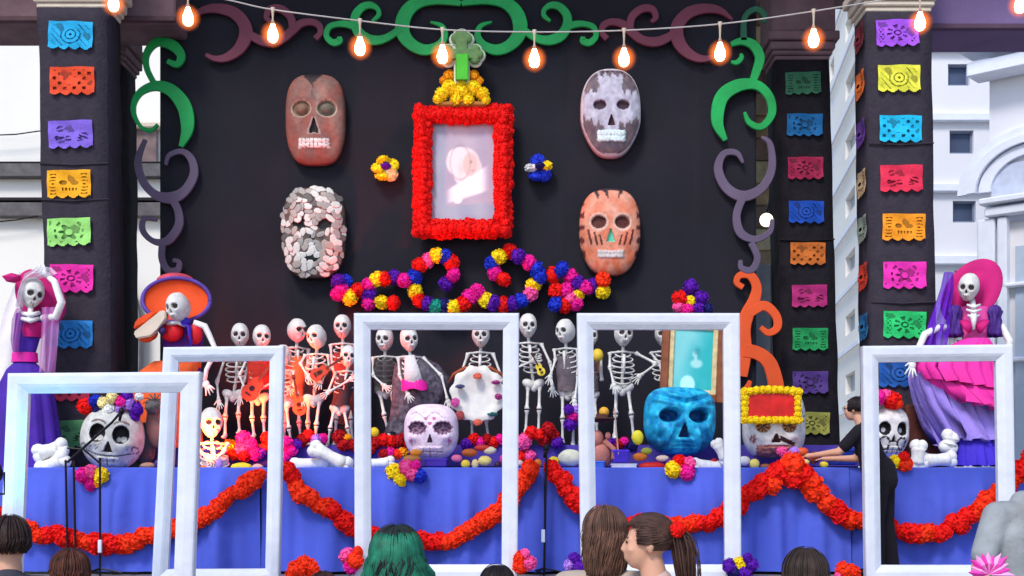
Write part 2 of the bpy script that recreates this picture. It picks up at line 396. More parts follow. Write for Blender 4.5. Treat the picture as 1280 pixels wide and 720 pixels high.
G1 = [(577, 4, 5), (590, 1, 8), (609, -1, 10), (629, 2, 12), (643, 12, 14), (650, 28, 15), (648, 44, 14), (636, 57, 12), (620, 62, 11), (604, 56, 9), (597, 44, 7), (601, 32, 5), (615, 27, 2)]
G2 = [(653, 36, 7), (670, 47, 8), (686, 50, 10), (700, 45, 11), (708, 34, 10), (709, 20, 9), (701, 9, 8), (690, 6, 7), (681, 11, 5), (680, 19, 5), (688, 26, 3)]
G3 = [(708, 34, 7), (720, 30, 7), (732, 30, 6), (742, 34, 6), (745, 45, 6), (737, 53, 7), (729, 51, 7), (729, 46, 5)]
for mi, side in ((None, 'right'), (MX, 'left')):
    scroll('bright green heart-shaped scroll board at the top, %s half' % side, [G1, G2, G3], GRN, mirror=mi)
M1 = [(916, 24, 2), (901, 13, 7), (882, 10, 10), (862, 15, 12), (849, 28, 13), (846, 43, 14), (854, 60, 12), (869, 71, 9), (884, 73, 6), (896, 68, 4)]
M2 = [(759, 48, 6), (753, 41, 6), (754, 32, 7), (764, 27, 7), (777, 29, 8), (787, 37, 9), (802, 49, 9), (819, 52, 10), (834, 47, 9), (844, 39, 6)]
M3 = [(787, 36, 8), (790, 21, 8), (802, 11, 8), (815, 11, 7), (820, 21, 6), (814, 27, 4)]
for mi, side in ((None, 'right'), (MX, 'left')):
    scroll('shaded maroon scroll board beside the green one at the top %s' % side, [M1, M2, M3], MAR, mirror=mi)
scroll('green scroll board with a bright crescent at the backdrop left edge', [[(194, 107, 6), (183, 85, 6), (183, 66, 7), (196, 52, 9), (215, 56, 11), (226, 69, 9), (221, 80, 7), (209, 76, 5)],
    [(197, 155, 3), (187, 163, 4), (174, 156, 4), (166, 136, 5), (174, 116, 7), (194, 107, 10), (214, 113, 13), (230, 133, 15), (234, 160, 13), (226, 183, 5)]], GRN)
scroll('small dark green curl board above the left green crescent', [[(186, 27, 3), (178, 24, 4), (180, 14, 5), (190, 10, 6), (200, 17, 8), (206, 33, 8), (203, 47, 7)]], GRD)
scroll('grey purple S-shaped scroll board at the backdrop left edge', [[(207, 206, 3), (211, 194, 5), (227, 189, 6), (239, 199, 8), (242, 218, 9), (231, 238, 10), (214, 247, 12), (194, 243, 9), (178, 226, 8), (172, 200, 7), (181, 174, 4)],
    [(214, 248, 8), (222, 262, 8), (223, 282, 9), (209, 301, 9), (191, 301, 6), (178, 288, 6), (180, 273, 5), (196, 275, 3)], [(203, 303, 7), (202, 322, 7), (209, 337, 7), (221, 338, 7), (224, 328, 5), (216, 325, 4)]], PPL)
scroll('green scroll board with a bright crescent at the backdrop right edge', [[(914, 55, 5), (928, 51, 8), (942, 56, 10), (950, 71, 10), (946, 88, 9), (940, 104, 7)],
    [(907, 175, 5), (897, 152, 12), (902, 122, 14), (922, 107, 13), (946, 106, 10), (962, 121, 9), (965, 142, 8), (952, 158, 7), (937, 153, 6), (931, 140, 3)], [(914, 77, 3), (921, 78, 5), (927, 72, 5), (926, 67, 3)]], GRN)
scroll('small dark green curl board above the right green crescent', [[(930, 50, 7), (931, 22, 6), (944, 11, 6), (955, 17, 6), (956, 28, 4)]], GRD)
scroll('grey purple S-shaped scroll board at the backdrop right edge', [[(929, 203, 3), (921, 191, 6), (905, 192, 7), (898, 211, 9), (908, 234, 10), (929, 245, 11), (952, 235, 9), (965, 211, 8), (963, 180, 6), (952, 171, 3)],
    [(929, 246, 8), (921, 269, 8), (926, 291, 9), (944, 299, 7), (962, 290, 6), (966, 274, 4)], [(939, 303, 7), (947, 322, 7), (940, 337, 7), (927, 335, 6), (926, 325, 4)]], PPL)
scroll('orange flame-like scroll board beside the framed teal picture', [[(929, 359, 6), (921, 353, 6), (925, 344, 7), (938, 344, 9), (946, 358, 10), (943, 375, 12), (934, 394, 14), (930, 412, 14), (930, 440, 16), (926, 470, 14)],
    [(936, 392, 10), (955, 382, 10), (970, 394, 9), (972, 409, 8), (961, 416, 7), (951, 409, 5)], [(930, 438, 14), (948, 442, 14), (964, 458, 15), (973, 500, 16), (975, 560, 16)], [(906, 440, 8), (901, 468, 10), (912, 492, 9), (930, 490, 8), (938, 476, 4)]], ORG)

# ------------------------------------------------------------------ paper banners (papel picado)
def banner_mesh(kind):
    nx, nz = 60, 38; W, H = .44, .28; m = M(); rnd = random.Random(kind*13+2)
    blobs = [(rnd.uniform(-.62, .62), rnd.uniform(-.5, .5), rnd.uniform(.10, .22)) for _ in range(7)]
    def solid(u, v):
        if abs(u) > .86 or v > .80 or v < -.74: 
            if v < -.74:
                e = -.80-.20*abs(math.sin((u+1)*math.pi*2.0+ .3)); return v > e
            return True
        if kind == 0:
            d = math.hypot(u*1.4, v); a = math.atan2(v, u); return not (.22 < d < .5+.16*math.cos(6*a) or (.8 < d < .95 and math.sin(9*a) > 0))
        if kind == 1:
            return not (math.hypot(abs(u)-.26, v-.1) < .17 or (abs(v+.38) < .10 and abs(u) < .38 and math.sin(u*42) > -.2) or (abs(u) > .58 and math.hypot(abs(u)-.7, v) % .22 < .07))
        if kind == 2:
            return not any(math.hypot(u-a, (v-b)*.7) < c and math.sin((u*a+v)*22+b*9) > -.2 for a, b, c in blobs)
        if kind == 3: return not ((math.sin(u*14)*math.sin(v*9)) > .42 and math.hypot(u, v) > .3)
        if kind == 4: return not ((abs(math.sin((u*1.6+v)*7)) < .25 and abs(u) > .35) or math.hypot(u*1.3, v*.9-.05) % .27 < .08 and math.hypot(u*1.3, v) < .62)
        a = math.atan2(v, u); d = math.hypot(u*1.2, v); return not ((.12 < d < .24) or (.34 < d < .62 and math.sin(8*a) > .15) or (abs(u) > .6 and math.sin(u*30)*math.sin(v*18) > .3))
    for i in range(nx):
        for j in range(nz):
            u = (i+.5)/nx*2-1; v = (j+.5)/nz*2-1
            if not solid(u, v): continue
            c = []
            for a, b in ((i, j), (i+1, j), (i+1, j+1), (i, j+1)):
                x = (a/nx-.5)*W; z = (b/nz-.5)*H
                c.append(Vector((x, .009*math.sin(x*22+kind)+.007*math.sin(z*30+x*9)-.02*max(0, -z/.14)**3*(.5+.5*math.sin(x*12+kind)), z)))
            m.add(c, [(0, 1, 2, 3)])
    o = m.build('banner', mat('paper_tmp', (200, 200, 200))); me = o.data; bpy.data.objects.remove(o); return me
BMS = [banner_mesh(k) for k in range(6)]
def paper(col):
    k = 'paper_%d_%d_%d' % col
    if k in MC: return MC[k]
    m = mat(k, col, .75, var=.12, vscale=25, bump=.3, bscale=50)
    return m
_m = M()
for _i in range(12):
    for _j in range(6):
        _q = [Vector((((_i+a)/12-.5)*.40, .003*math.sin((_i+a)*2+(_j+b)), ((_j+b)/6-.5)*.215+.012)) for a, b in ((0, 0), (1, 0), (1, 1), (0, 1))]; _m.add(_q, [(0, 1, 2, 3)])
_o = _m.build('tissue_backing', paper((100, 100, 101))); BACK = _o.data; bpy.data.objects.remove(_o)
def banners(lst, Y, wpx, where, side=None):
    for i, (x, y, col, cn) in enumerate(lst):
        k = (i*5+len(where)) % 6
        s = wpx*Y/FOC/.44
        p = P(x, y, Y)
        rz = 0
        if side: p = Vector((side(p.z), Y, p.z)); rz = R(-90)
        o = put(BMS[k], 'paper_banner', None, p, (R(random.uniform(-1, 1)), R(random.uniform(-2, 2)), rz), s, paper(col))
        back = put(BACK, 'tissue_backing', None, (0, .012, 0), None, 1, paper(tuple(int(v*.70) for v in col))); back.parent = o
        tag(o, '%s cut-paper banner %s' % (cn, where), 'banner', 'cut-paper banners pinned on the columns')
banners([(88, 44, (30, 165, 215), 'cyan'), (90, 101, (228, 74, 36), 'orange-red'), (88, 168, (128, 98, 205), 'lavender'), (86, 230, (245, 168, 20), 'golden yellow'), (86, 290, (150, 215, 112), 'pale green'),
         (89, 348, (232, 42, 160), 'hot pink'), (88, 418, (36, 128, 200), 'mid blue'), (84, 484, (205, 50, 80), 'crimson'), (83, 543, (86, 146, 92), 'muted green')], 12.81, 55, 'on the leftmost column')
banners([(1122, 41, (165, 82, 220), 'violet'), (1124, 98, (228, 222, 66), 'yellow'), (1126, 161, (24, 182, 222), 'cyan'), (1127, 223, (226, 44, 76), 'cherry red'), (1130, 284, (246, 150, 28), 'orange'),
         (1131, 344, (234, 46, 170), 'magenta'), (1131, 406, (40, 200, 108), 'emerald green'), (1125, 467, (34, 92, 170), 'dark blue')], 12.81, 53, 'on the tall near right column')
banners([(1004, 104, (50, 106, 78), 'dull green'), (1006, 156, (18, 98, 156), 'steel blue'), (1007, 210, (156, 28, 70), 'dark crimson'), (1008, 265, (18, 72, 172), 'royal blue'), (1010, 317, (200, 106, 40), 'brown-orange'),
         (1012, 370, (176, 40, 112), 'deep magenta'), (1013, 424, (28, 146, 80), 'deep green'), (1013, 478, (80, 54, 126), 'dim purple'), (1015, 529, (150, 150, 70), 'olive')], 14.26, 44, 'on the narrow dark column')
xs_t, xs_b = P(1083, 15, 12.85), P(1092, 585, 12.85)
sidex = lambda z: xs_b.x+(xs_t.x-xs_b.x)*(z-xs_b.z)/(xs_t.z-xs_b.z)-.025
for (x, y, col, cn) in [(0, 45, (110, 30, 44), 'dark red'), (0, 104, (214, 100, 36), 'rust orange'), (0, 165, (92, 46, 130), 'plum'), (0, 228, (180, 150, 110), 'tan'), (0, 285, (130, 140, 122), 'grey-green'), (0, 345, (196, 50, 26), 'brick red'), (0, 408, (24, 96, 140), 'petrol blue')]:
    z = P(0, y, 12.95).z; p = Vector((sidex(z), 13.06, z))
    o = put(BMS[1], 'paper_banner', None, p, (0, 0, R(-90)), (.82, .9, .95), paper(col))
    tag(o, '%s cut-paper banner on the left flank of the tall right column' % cn, 'banner', 'cut-paper banners pinned on the columns')

# ------------------------------------------------------------------ paper flowers
def flower_mesh(seed, n=80, r0=.74):
    rnd = random.Random(seed); m = M(); m.ell((0, 0, 0), .86, 10, 7, disp=.15, dscale=4)
    for i in range(n):
        z = 1-2*(i+.5)/n; th = i*2.39996; s = math.sqrt(1-z*z)
        d = Vector((s*math.cos(th), s*math.sin(th), z)); d = (d+Vector([rnd.uniform(-.2, .2) for _ in range(3)])).normalized()
        a = d.orthogonal().normalized(); a.rotate(Matrix.Rotation(rnd.uniform(0, 6.28), 3, d)); b = d.cross(a)
        w_ = rnd.uniform(.16, .28); L = rnd.uniform(.94, 1.06); j = lambda q: rnd.uniform(-q, q)
        vs = [d*r0-a*w_*.5, d*r0+a*w_*.5, d*(L-.04)-a*w_+b*j(.12), d*L+b*j(.16), d*(L-.04)+a*w_+b*j(.12)]
        m.add(vs, [(0, 1, 3), (0, 3, 2), (1, 4, 3)])
    o = m.build('flower', mat('flower_tmp', (200, 0, 0))); me = o.data; bpy.data.objects.remove(o); return me
FM = [flower_mesh(s) for s in range(4)]
FC = dict(red=(232, 28, 24), orange=(242, 58, 24), deepred=(176, 20, 26), magenta=(232, 32, 150), pink=(248, 90, 160), yellow=(250, 214, 30), gold=(240, 160, 24),
          purple=(92, 26, 160), blue=(36, 56, 190), navy=(34, 34, 100), teal=(30, 150, 130), white=(236, 236, 232), lilac=(178, 130, 220), cream=(240, 226, 160), brown=(140, 70, 40))
def fmat(c): return mat('paper_flower_'+c, FC[c], .8, var=.12, vscale=2, sheen=.0, spec=.15)
def fl1(parent, p, r, c, name='flower'):
    return put(random.choice(FM), name, parent, p, [random.uniform(0, 6.28) for _ in range(3)], (r*random.uniform(.92, 1.08), r*random.uniform(.8, 1), r*random.uniform(.92, 1.08)), fmat(c))
def cluster(label, lst, Y, name='flower_bunch', group=None, cat='flowers'):
    a = lst[0]; root = thing(name, label, cat, P(a[0], a[1], Y), group)
    for q in lst:
        r = (q[3] if len(q) > 3 else 11)*Y/FOC
        fl1(root, P(q[0], q[1], Y)+Vector((0, random.uniform(-.03, .03), 0)), r, q[2])
    return root
def garland(label, pts, cols, Y, rpx, step, jit, group, name='flower_garland'):
    root = thing(name, label, 'garland', P(pts[0][0], pts[0][1], Y), group)
    c = cr([(a, b) for a, b in pts], 12); d = 0; last = c[0]; out = [c[0]]
    for q in c[1:]:
        d += math.hypot(q[0]-last[0], q[1]-last[1]); last = q
        if d >= step: out.append(q); d = 0
    M().tube([P(q[0], q[1], Y+.02) for q in c[::4]], .012, 5).build('cord', mat('garland_cord', (120, 30, 30)), root)
    run = 0; ci = 0
    for i, q in enumerate(out):
        if run <= 0: ci = random.randrange(len(cols)); run = random.randint(2, 5)
        run -= 1
        fl1(root, P(q[0]+random.uniform(-2, 2), q[1]+random.uniform(-jit, jit), Y-random.uniform(0, .03)), rpx*random.uniform(.85, 1.15)*Y/FOC, cols[ci])
    return root
GG = 'orange and red flower garlands swagged on the blue tablecloth'
SW = [([(-12, 640), (28, 662), (70, 668), (110, 676), (150, 684), (190, 668), (240, 655), (282, 626), (328, 588)], 'leftmost red-orange flower garland swag under the left skull'),
      ([(358, 590), (385, 624), (425, 646), (470, 670), (530, 680), (570, 672), (605, 650), (640, 622), (666, 582)], 'red-orange flower garland swag behind the green-haired person'),
      ([(690, 582), (714, 616), (745, 646), (790, 656), (850, 660), (900, 644), (945, 612), (980, 588)], 'red flower garland swag behind the two embracing girls'),
      ([(992, 590), (1024, 616), (1050, 642), (1095, 654), (1160, 668), (1200, 650), (1245, 622), (1270, 590), (1290, 570)], 'rightmost red-orange flower garland swag passing the person in black')]
for i, (p, l) in enumerate(SW):
    garland(l, p, ('orange', 'red', 'orange') if i != 2 else ('red', 'red', 'orange'), 11.86, 12.6, 8.5, 4.5, GG)
cluster('big red-orange flower heap where two swags meet by the banded skull', [(975, 590, 'red', 15), (990, 580, 'orange', 16), (1005, 592, 'red', 15), (965, 605, 'orange', 14), (1015, 604, 'orange', 14), (990, 598, 'red', 15)], 11.84)
# multicoloured scroll garland on the backdrop
SG = [(78, 212, 'purple'), (105, 208, 'blue'), (75, 262, 'magenta'), (125, 275, 'yellow'), (160, 245, 'red'), (205, 225, 'magenta'), (240, 200, 'yellow'), (272, 200, 'red'), (310, 190, 'purple'), (355, 205, 'magenta'), (397, 190, 'blue'), (205, 300, 'magenta'), (258, 295, 'yellow'), (310, 300, 'red'), (205, 262, 'purple'), (90, 240, 'magenta'),
      (420, 140, 'red'), (452, 120, 'pink'), (492, 100, 'yellow'), (525, 105, 'blue'), (553, 128, 'red'), (560, 185, 'magenta'), (530, 218, 'purple'), (400, 250, 'yellow'), (415, 285, 'red'), (450, 300, 'purple'), (490, 318, 'teal'), (525, 312, 'navy'), (562, 318, 'yellow'), (602, 305, 'red'), (632, 272, 'magenta'), (665, 252, 'magenta'),
      (695, 285, 'yellow'), (730, 300, 'purple'), (770, 305, 'red'), (812, 302, 'purple'), (845, 290, 'blue'), (885, 260, 'pink'), (900, 220, 'yellow'), (928, 188, 'blue'), (912, 160, 'blue'), (880, 130, 'magenta'), (835, 105, 'purple'), (798, 80, 'red'), (755, 105, 'yellow'), (725, 132, 'blue'), (735, 170, 'magenta'), (772, 200, 'red')]
cluster('multicoloured paper flower garland curled in scrolls beneath the red-framed portrait', [(400+x*.297, 290+y*.297, c, 10.5) for x, y, c in SG], 13.86, 'flower_garland', cat='garland')
cluster('small multicoloured flower cluster under the orange mask', [(400+x*.297, 290+y*.297, c, 10.5) for x, y, c in [(980, 180, 'red'), (1015, 160, 'blue'), (1055, 185, 'magenta'), (1085, 215, 'purple'), (1120, 235, 'magenta'), (995, 250, 'red'), (1035, 245, 'magenta'), (1085, 262, 'yellow'), (1030, 310, 'red'), (1075, 300, 'magenta'), (990, 305, 'blue'), (1055, 280, 'pink'), (1190, 205, 'orange'), (1190, 250, 'yellow'), (1150, 225, 'purple')]], 13.84)
cluster('purple, pink and yellow flower bunch above the framed teal picture', [(864, 358, 'purple', 11), (849, 373, 'red', 10), (876, 372, 'purple', 10), (848, 383, 'pink', 9), (862, 377, 'yellow', 8), (872, 385, 'purple', 11), (858, 388, 'magenta', 10), (884, 386, 'navy', 8)], 12.75)

# two pansy flowers beside the portrait
def pansy(label, px, py, petals, centre):
    p = P(px, py, 13.88); root = thing('pansy_flower', label, 'flower', p, 'pansy flowers beside the portrait')
    for i, c in enumerate(petals):
        a = i*2*math.pi/len(petals)+.5; q = p+Vector((math.cos(a)*.075, random.uniform(-.01, .02), math.sin(a)*.075))
        put(FM[i % 4], 'petal', root, q, (random.uniform(0, 6), 0, 0), (.088, .05, .088), fmat(c))
    put(FM[0], 'flower_centre', root, p+Vector((.01, -.055, .01)), (1, 0, 0), (.062, .03, .062), fmat(centre))
pansy('yellow pansy flower with purple centre left of the portrait', 482, 211, ['yellow', 'yellow', 'yellow', 'yellow', 'cream'], 'purple')
pansy('blue, white and yellow pansy flower right of the portrait', 674, 211, ['yellow', 'blue', 'white', 'blue', 'blue'], 'navy')

# ------------------------------------------------------------------ relief heads (masks and skulls)
def el(u, v, a, b, ra, rb): return ((u-a)/ra)**2+((v-b)/rb)**2
def sm(x): x = max(0., min(1., x)); return x*x*(3-2*x)
def relief(w, h, depth, back, n, wf, height, paint, cls, rings=44, segs=112, p=2.4):
    """returns {class: (verts, faces, colours)} local coords, front toward -Y"""
    V = []; C = []; UV = []
    def vert(r, th, bk):
        c, s = math.cos(th), math.sin(th); k = (abs(c)**n+abs(s)**n)**(-1/n); u = r*k*c; v = r*k*s
        base = (max(0, 1-r**p))**(1/p)
        x = u*w/2*wf(v); z = v*h/2
        y = back*math.sqrt(max(0, 1-r*r)) if bk else -depth*base-height(u*wf(v), v)*depth*(1-r**8)
        V.append((x, y, z)); UV.append((u*wf(v), v)); C.append(paint(u*wf(v), v) if not bk else paint(u*wf(v)*.97, min(v, .6)) if r > .9 else paint(.95 if u > 0 else -.95, .3))
    vert(0, 0, False)
    for i in range(1, rings+1):
        for j in range(segs): vert(i/rings, 2*math.pi*j/segs, False)
    F = [(0, 1+j, 1+(j+1) % segs) for j in range(segs)]
    for i in range(rings-1):
        for j in range(segs):
            a = 1+i*segs; b = a+segs; F.append((a+j, b+j, b+(j+1) % segs, a+(j+1) % segs))
    nb = len(V); br = max(4, rings//4)
    FB = []
    last = 1+(rings-1)*segs
    for i in range(br-1, -1, -1):
        r = i/br
        if i == 0: vert(0, 0, True)
        else:
            for j in range(segs): vert(r, 2*math.pi*j/segs, True)
        cur = len(V)-(1 if i == 0 else segs)
        for j in range(segs):
            if i == 0: FB.append((last+j, cur, last+(j+1) % segs))
            else: FB.append((last+j, cur+j, cur+(j+1) % segs, last+(j+1) % segs))
        last = cur
    out = {}
    for f in F:
        u = sum(UV[i][0] for i in f)/len(f); v = sum(UV[i][1] for i in f)/len(f)
        out.setdefault(cls(u, v), []).append(f)
    out.setdefault('main', []); out['main'] += FB
    res = {}
    for k, fs in out.items():
        mp = {}; vs = []; cs = []; ff = []
        for f in fs:
            g = []
            for i in f:
                if i not in mp: mp[i] = len(vs); vs.append(V[i]); cs.append(C[i])
                g.append(mp[i])
            ff.append(g)
        me = bpy.data.meshes.new(k); me.from_pydata(vs, [], ff)
        at = me.color_attributes.new('paint', 'FLOAT_COLOR', 'POINT')
        for i, c in enumerate(cs): at.data[i].color = (*lin(c), 1)
        for q in me.polygons: q.use_smooth = True
        me.materials.append(painted()); res[k] = me
    return res
def place_relief(meshes, main_name, names, root, loc, rot=(0, 0, 0), scale=1):
    mo = put(meshes['main'], main_name, root, loc, rot, scale)
    for k, me in meshes.items():
        if k == 'main': continue
        o = bpy.data.objects.new(names.get(k, k.rstrip('LR_')), me); link(o); o.parent = mo if root.type == 'EMPTY' and main_name in ('skull',) and False else mo
    return mo

def base_skull(eye=(.40, .05, .25, .19), nose=(-.2, -.42, .13), jaw=.6, teeth=(-.52, -.76, .42), deep=.38):
    ex, ey, ea, eb = eye; nt_, nb_, nw = nose
    def wf(v): return 1-(1-jaw)*sm((-.1-v)/.8)
    def H(u, v):
        h = 0
        for s in (-1, 1):
            d = el(u, v, s*ex, ey, ea, eb); h -= deep*sm((1.25-d)/.6)
            h += .07*math.exp(-el(u, v, s*ex, ey+eb*1.35, ea*1.1, .1)); h += .12*math.exp(-el(u, v, s*.62, ey-.33, .2, .14))
            h -= .10*math.exp(-el(u, v, s*.62, -.52, .16, .16))
        t = (v-nb_)/(nt_-nb_)
        if 0 <= t <= 1 and abs(u) < nw*(1-t*.85): h -= .22
        if teeth[1] < v < teeth[0] and abs(u) < teeth[2]:
            h += .09; h -= .05*(abs(math.sin(u*math.pi*9)) < .22); h -= .05*(abs(v-(teeth[0]+teeth[1])/2) < .015)
        return h
    def cl(u, v):
        for s, nm in ((-1, 'L'), (1, 'R')):
            if el(u, v, s*ex, ey, ea, eb) < 1: return 'eye_socket'+nm
        t = (v-nb_)/(nt_-nb_)
        if 0 <= t <= 1 and abs(u) < nw*(1-t*.85): return 'nose_hollow'
        if teeth[1] < v < teeth[0] and abs(u) < teeth[2]: return 'teeth'
        return 'main'
    return wf, H, cl
NM = {'eye_socketL': 'eye_socket', 'eye_socketR': 'eye_socket', 'nose_hollow': 'nose_hollow', 'teeth': 'teeth'}
def nz(u, v, s=5, o=0): return noise.noise(Vector((u*s, v*s, o)))
def mixc(a, b, t): t = max(0, min(1, t)); return tuple(x+(y-x)*t for x, y in zip(a, b))

def mask(label, px, py, wpx, hpx, fn, Y=13.93, depth=.17):
    w_, h_ = wpx*Y/FOC, hpx*Y/FOC
    root = thing('skull_mask', label, 'mask', P(px, py, Y), 'skull masks hung on the backdrop')
    wf, H, cl, paint, n = fn()
    ms = relief(w_, h_, depth, .01, n, wf, H, paint, cl, p=2.8)
    place_relief(ms, 'mask_face', NM, root, P(px, py, Y)); return root, wf, H, w_, h_

def maskA():
    wf, H0, cl = base_skull(eye=(.42, .18, .30, .17), nose=(-.02, -.34, .16), jaw=.95, teeth=(-.48, -.66, .50), deep=.25)
    def H(u, v):
        h = H0(u, v)
        for s in (-1, 1): h += .30*sm((1-el(u, v, s*.42, .18, .28, .15)))
        return h
    def paint(u, v):
        c = mixc((150, 84, 72), (128, 96, 88), .5+.9*nz(u, v, 3)); c = mixc(c, (190, 150, 132), .35*sm(nz(u, v, 2, 4)*2)+.3*sm((u-.45)*2)*sm((.1-v)*2))
        for s in (-1, 1):
            d = el(u, v, s*.42, .18, .30, .17)
            if d < 1: c = (128, 96, 78) if s < 0 else (108, 98, 84)
            elif d < 1.35: c = mixc(c, (206, 184, 160), .7)
        t = (v+.34)/.32
        if 0 <= t <= 1 and abs(u) < .16*(1-t*.85): c = (38, 30, 34)
        elif -.1 <= t <= 1.05 and abs(u) < .21*(1-t*.75)+.02: c = (168, 142, 130)
        if -.67 < v < -.47 and abs(u) < .51: c = (232, 214, 208) if abs(math.sin(u*math.pi*7.5)) > .25 else (150, 110, 104)
        if v > .70+abs(u+.08)*.75 and abs(u+.08) < .3: c = (44, 34, 36)
        if abs(u+.05) < .015 and .45 < v < .75: c = (84, 48, 46)
        return c
    return wf, H, cl, paint, 3.2
def maskB():
    wf, H0, cl = base_skull(eye=(.38, .16, .22, .13), nose=(-.08, -.28, .14), jaw=.95, teeth=(-.52, -.66, .42), deep=.2)
    def H(u, v): return min(0, H0(u, v))*.6
    def paint(u, v):
        if cl(u, v) != 'main': return (28, 28, 30)
        return mixc((70, 60, 58), (124, 100, 88), .5+nz(u, v, 5))
    return wf, H, cl, paint, 3.2
def maskC():
    wf, H, cl = base_skull(eye=(.38, .12, .21, .10), nose=(-.10, -.32, .13), jaw=.84, teeth=(-.44, -.68, .46), deep=.2)
    def paint(u, v):
        k = cl(u, v)
        if k.startswith('eye'): return (70, 48, 60)
        if k == 'nose_hollow': return (66, 36, 50)
        if k == 'teeth': return (216, 232, 232)
        uu = abs(u)/wf(v); r = (uu**2.6+abs(v)**2.6)**(1/2.6)
        if r > .93: return (214, 198, 204)
        drip = .05*math.sin(u*26)+.03*math.sin(u*55)
        if (-.30+drip+.5*max(0, abs(u)-.55)) < v < (.42+drip) or (abs(u+.03) < .40-.25*(v-.4)*(v < .6) and .35 < v < .80+drip) or (abs(u) < .24 and -.45 < v < 0): return mixc((172, 166, 182), (196, 190, 204), .5+nz(u, v, 6))
        if v > .75 and math.sin(u*40)*math.sin(v*30) > .1: return (70, 48, 58)
        return mixc((128, 108, 108), (96, 84, 96), .5+1.2*nz(u, v, 6))
    return wf, H, cl, paint, 2.5
def maskD():
    wf, H, cl = base_skull(eye=(.38, .18, .24, .14), nose=(.02, -.26, .14), jaw=.9, teeth=(-.46, -.62, .42), deep=.22)
    def paint(u, v):
        k = cl(u, v)
        if k.startswith('eye'): return (96, 48, 40) if abs(nz(u, v, 20)) > .1 else (70, 32, 30)
        if k == 'nose_hollow': return (104, 206, 172)
        if k == 'teeth': return (204, 196, 192)
        for s in (-1, 1):
            d = el(u, v, s*.38, .18, .30, .20)
            if d < 1.1: return (224, 178, 158)
            for q in (.22, .38, .56):
                w_ = abs(u-s*(q+.10+.16*sm((v+.05)*1)*0)-s*.10*math.sin((v+.2)*6)*.6)
                if w_ < .035 and -.34 < v < -.08+(q-.3)*.35: return (96, 44, 40)
        for q in (-.42, -.1, .28):
            if abs(u-q-(v-.8)*(-.5 if q < 0 else .6)) < .06*(v-.66)*5 and v > .72: return (60, 44, 52)
        if v > .92: return (60, 44, 52)
        c = mixc((216, 120, 88), (224, 158, 134), .5+nz(u, v, 3)); c = mixc(c, (210, 96, 60), .7*sm((-.25-v)*2)*sm(.3+nz(u, v, 4, 2)*2))
        if abs(u) > .84*wf(v) and math.sin(v*22) > .2: c = (104, 52, 48)
        return c
    return wf, H, cl, paint, 2.7
mask('terracotta brown skull mask with closed bulging eyes, upper left of the backdrop', 395, 151, 75, 114, maskA)
rB, wfB, HB, wB, hB = mask('grey mosaic skull mask covered in white petal chips, lower left of the backdrop', 393, 292, 80, 114, maskB)
mask('lilac and white skull mask with a big pale mouth, upper right of the backdrop', 763, 143, 76, 112, maskC)
mask('orange skull mask with turquoise nose, lower right of the backdrop', 762, 291, 77, 110, maskD)
# petal chips of the mosaic mask
m = M(); m.ell((0, 0, 0), (.5, .22, .5), 8, 4); o = m.build('petal_chip', mat('chip_tmp', (200, 200, 200)), smooth=True); CHIP = o.data; bpy.data.objects.remove(o)
chm = [mat('chip_white', (216, 210, 202), .5, var=.1), mat('chip_grey', (160, 152, 146), .5, var=.15), mat('chip_dark', (98, 92, 90), .6, var=.2), mat('chip_rose', (176, 160, 150), .5)]
rnd = random.Random(3); cB = P(393, 292, 13.93); pl = []
for _ in range(5000):
    u, v = rnd.uniform(-.93, .93), rnd.uniform(-.95, .95)
    r = (abs(u)**3.2+abs(v)**3.2)**(1/3.2)
    if r > .93: continue
    uu = u*wfB(v)
    if any(el(uu, v, s*.38, .14, .27, .14) < 1 for s in (-1, 1)) or el(uu, v, 0, -.2, .12, .13) < 1 or el(uu, v, 0, -.6, .38, .07) < 1: continue
    if any((a-u)**2*.5+(b-v)**2 < .0125 for a, b in pl): continue
    pl.append((u, v))
    base = (1-r**2.8)**(1/2.8); y = -.17*base-HB(uu, v)*.17*(1-r**8)-.002
    s = rnd.uniform(.10, .14)
    put(CHIP, 'petal_chip', rB, cB+Vector((uu*wB/2, y, v*hB/2)), (Matrix.Rotation(uu*.55, 3, 'Z') @ Matrix.Rotation(-v*.35, 3, 'X') @ Matrix.Rotation(rnd.uniform(0, 6.28), 3, 'Y')).to_euler(), (s*rnd.uniform(.5, .8), s*.10, s), rnd.choices(chm, (6, 3, 1, 2))[0])

# ------------------------------------------------------------------ framed portrait with red flower border, crown and cross
def printed(name, w_, h_, nx, nz_, fn, parent, c, rot=None):
    me = bpy.data.meshes.new(name); vs = []; cs = []
    for j in range(nz_+1):
        for i in range(nx+1):
            u = i/nx*2-1; v = j/nz_*2-1; vs.append((u*w_/2, 0, v*h_/2)); cs.append(fn(u, v))
    fs = [(j*(nx+1)+i, j*(nx+1)+i+1, (j+1)*(nx+1)+i+1, (j+1)*(nx+1)+i) for j in range(nz_) for i in range(nx)]
    me.from_pydata(vs, [], fs); at = me.color_attributes.new('paint', 'FLOAT_COLOR', 'POINT')
    for i, q in enumerate(cs): at.data[i].color = (*lin(q), 1)
    me.materials.append(painted('printed_paper', .5, .03, 8)); o = put(me, name, parent, c, rot)
    return o
pc = P(579.5, 215, 13.8); root = thing('portrait_frame', 'pale portrait in a thick red paper-flower frame at the backdrop centre', 'portrait', pc)
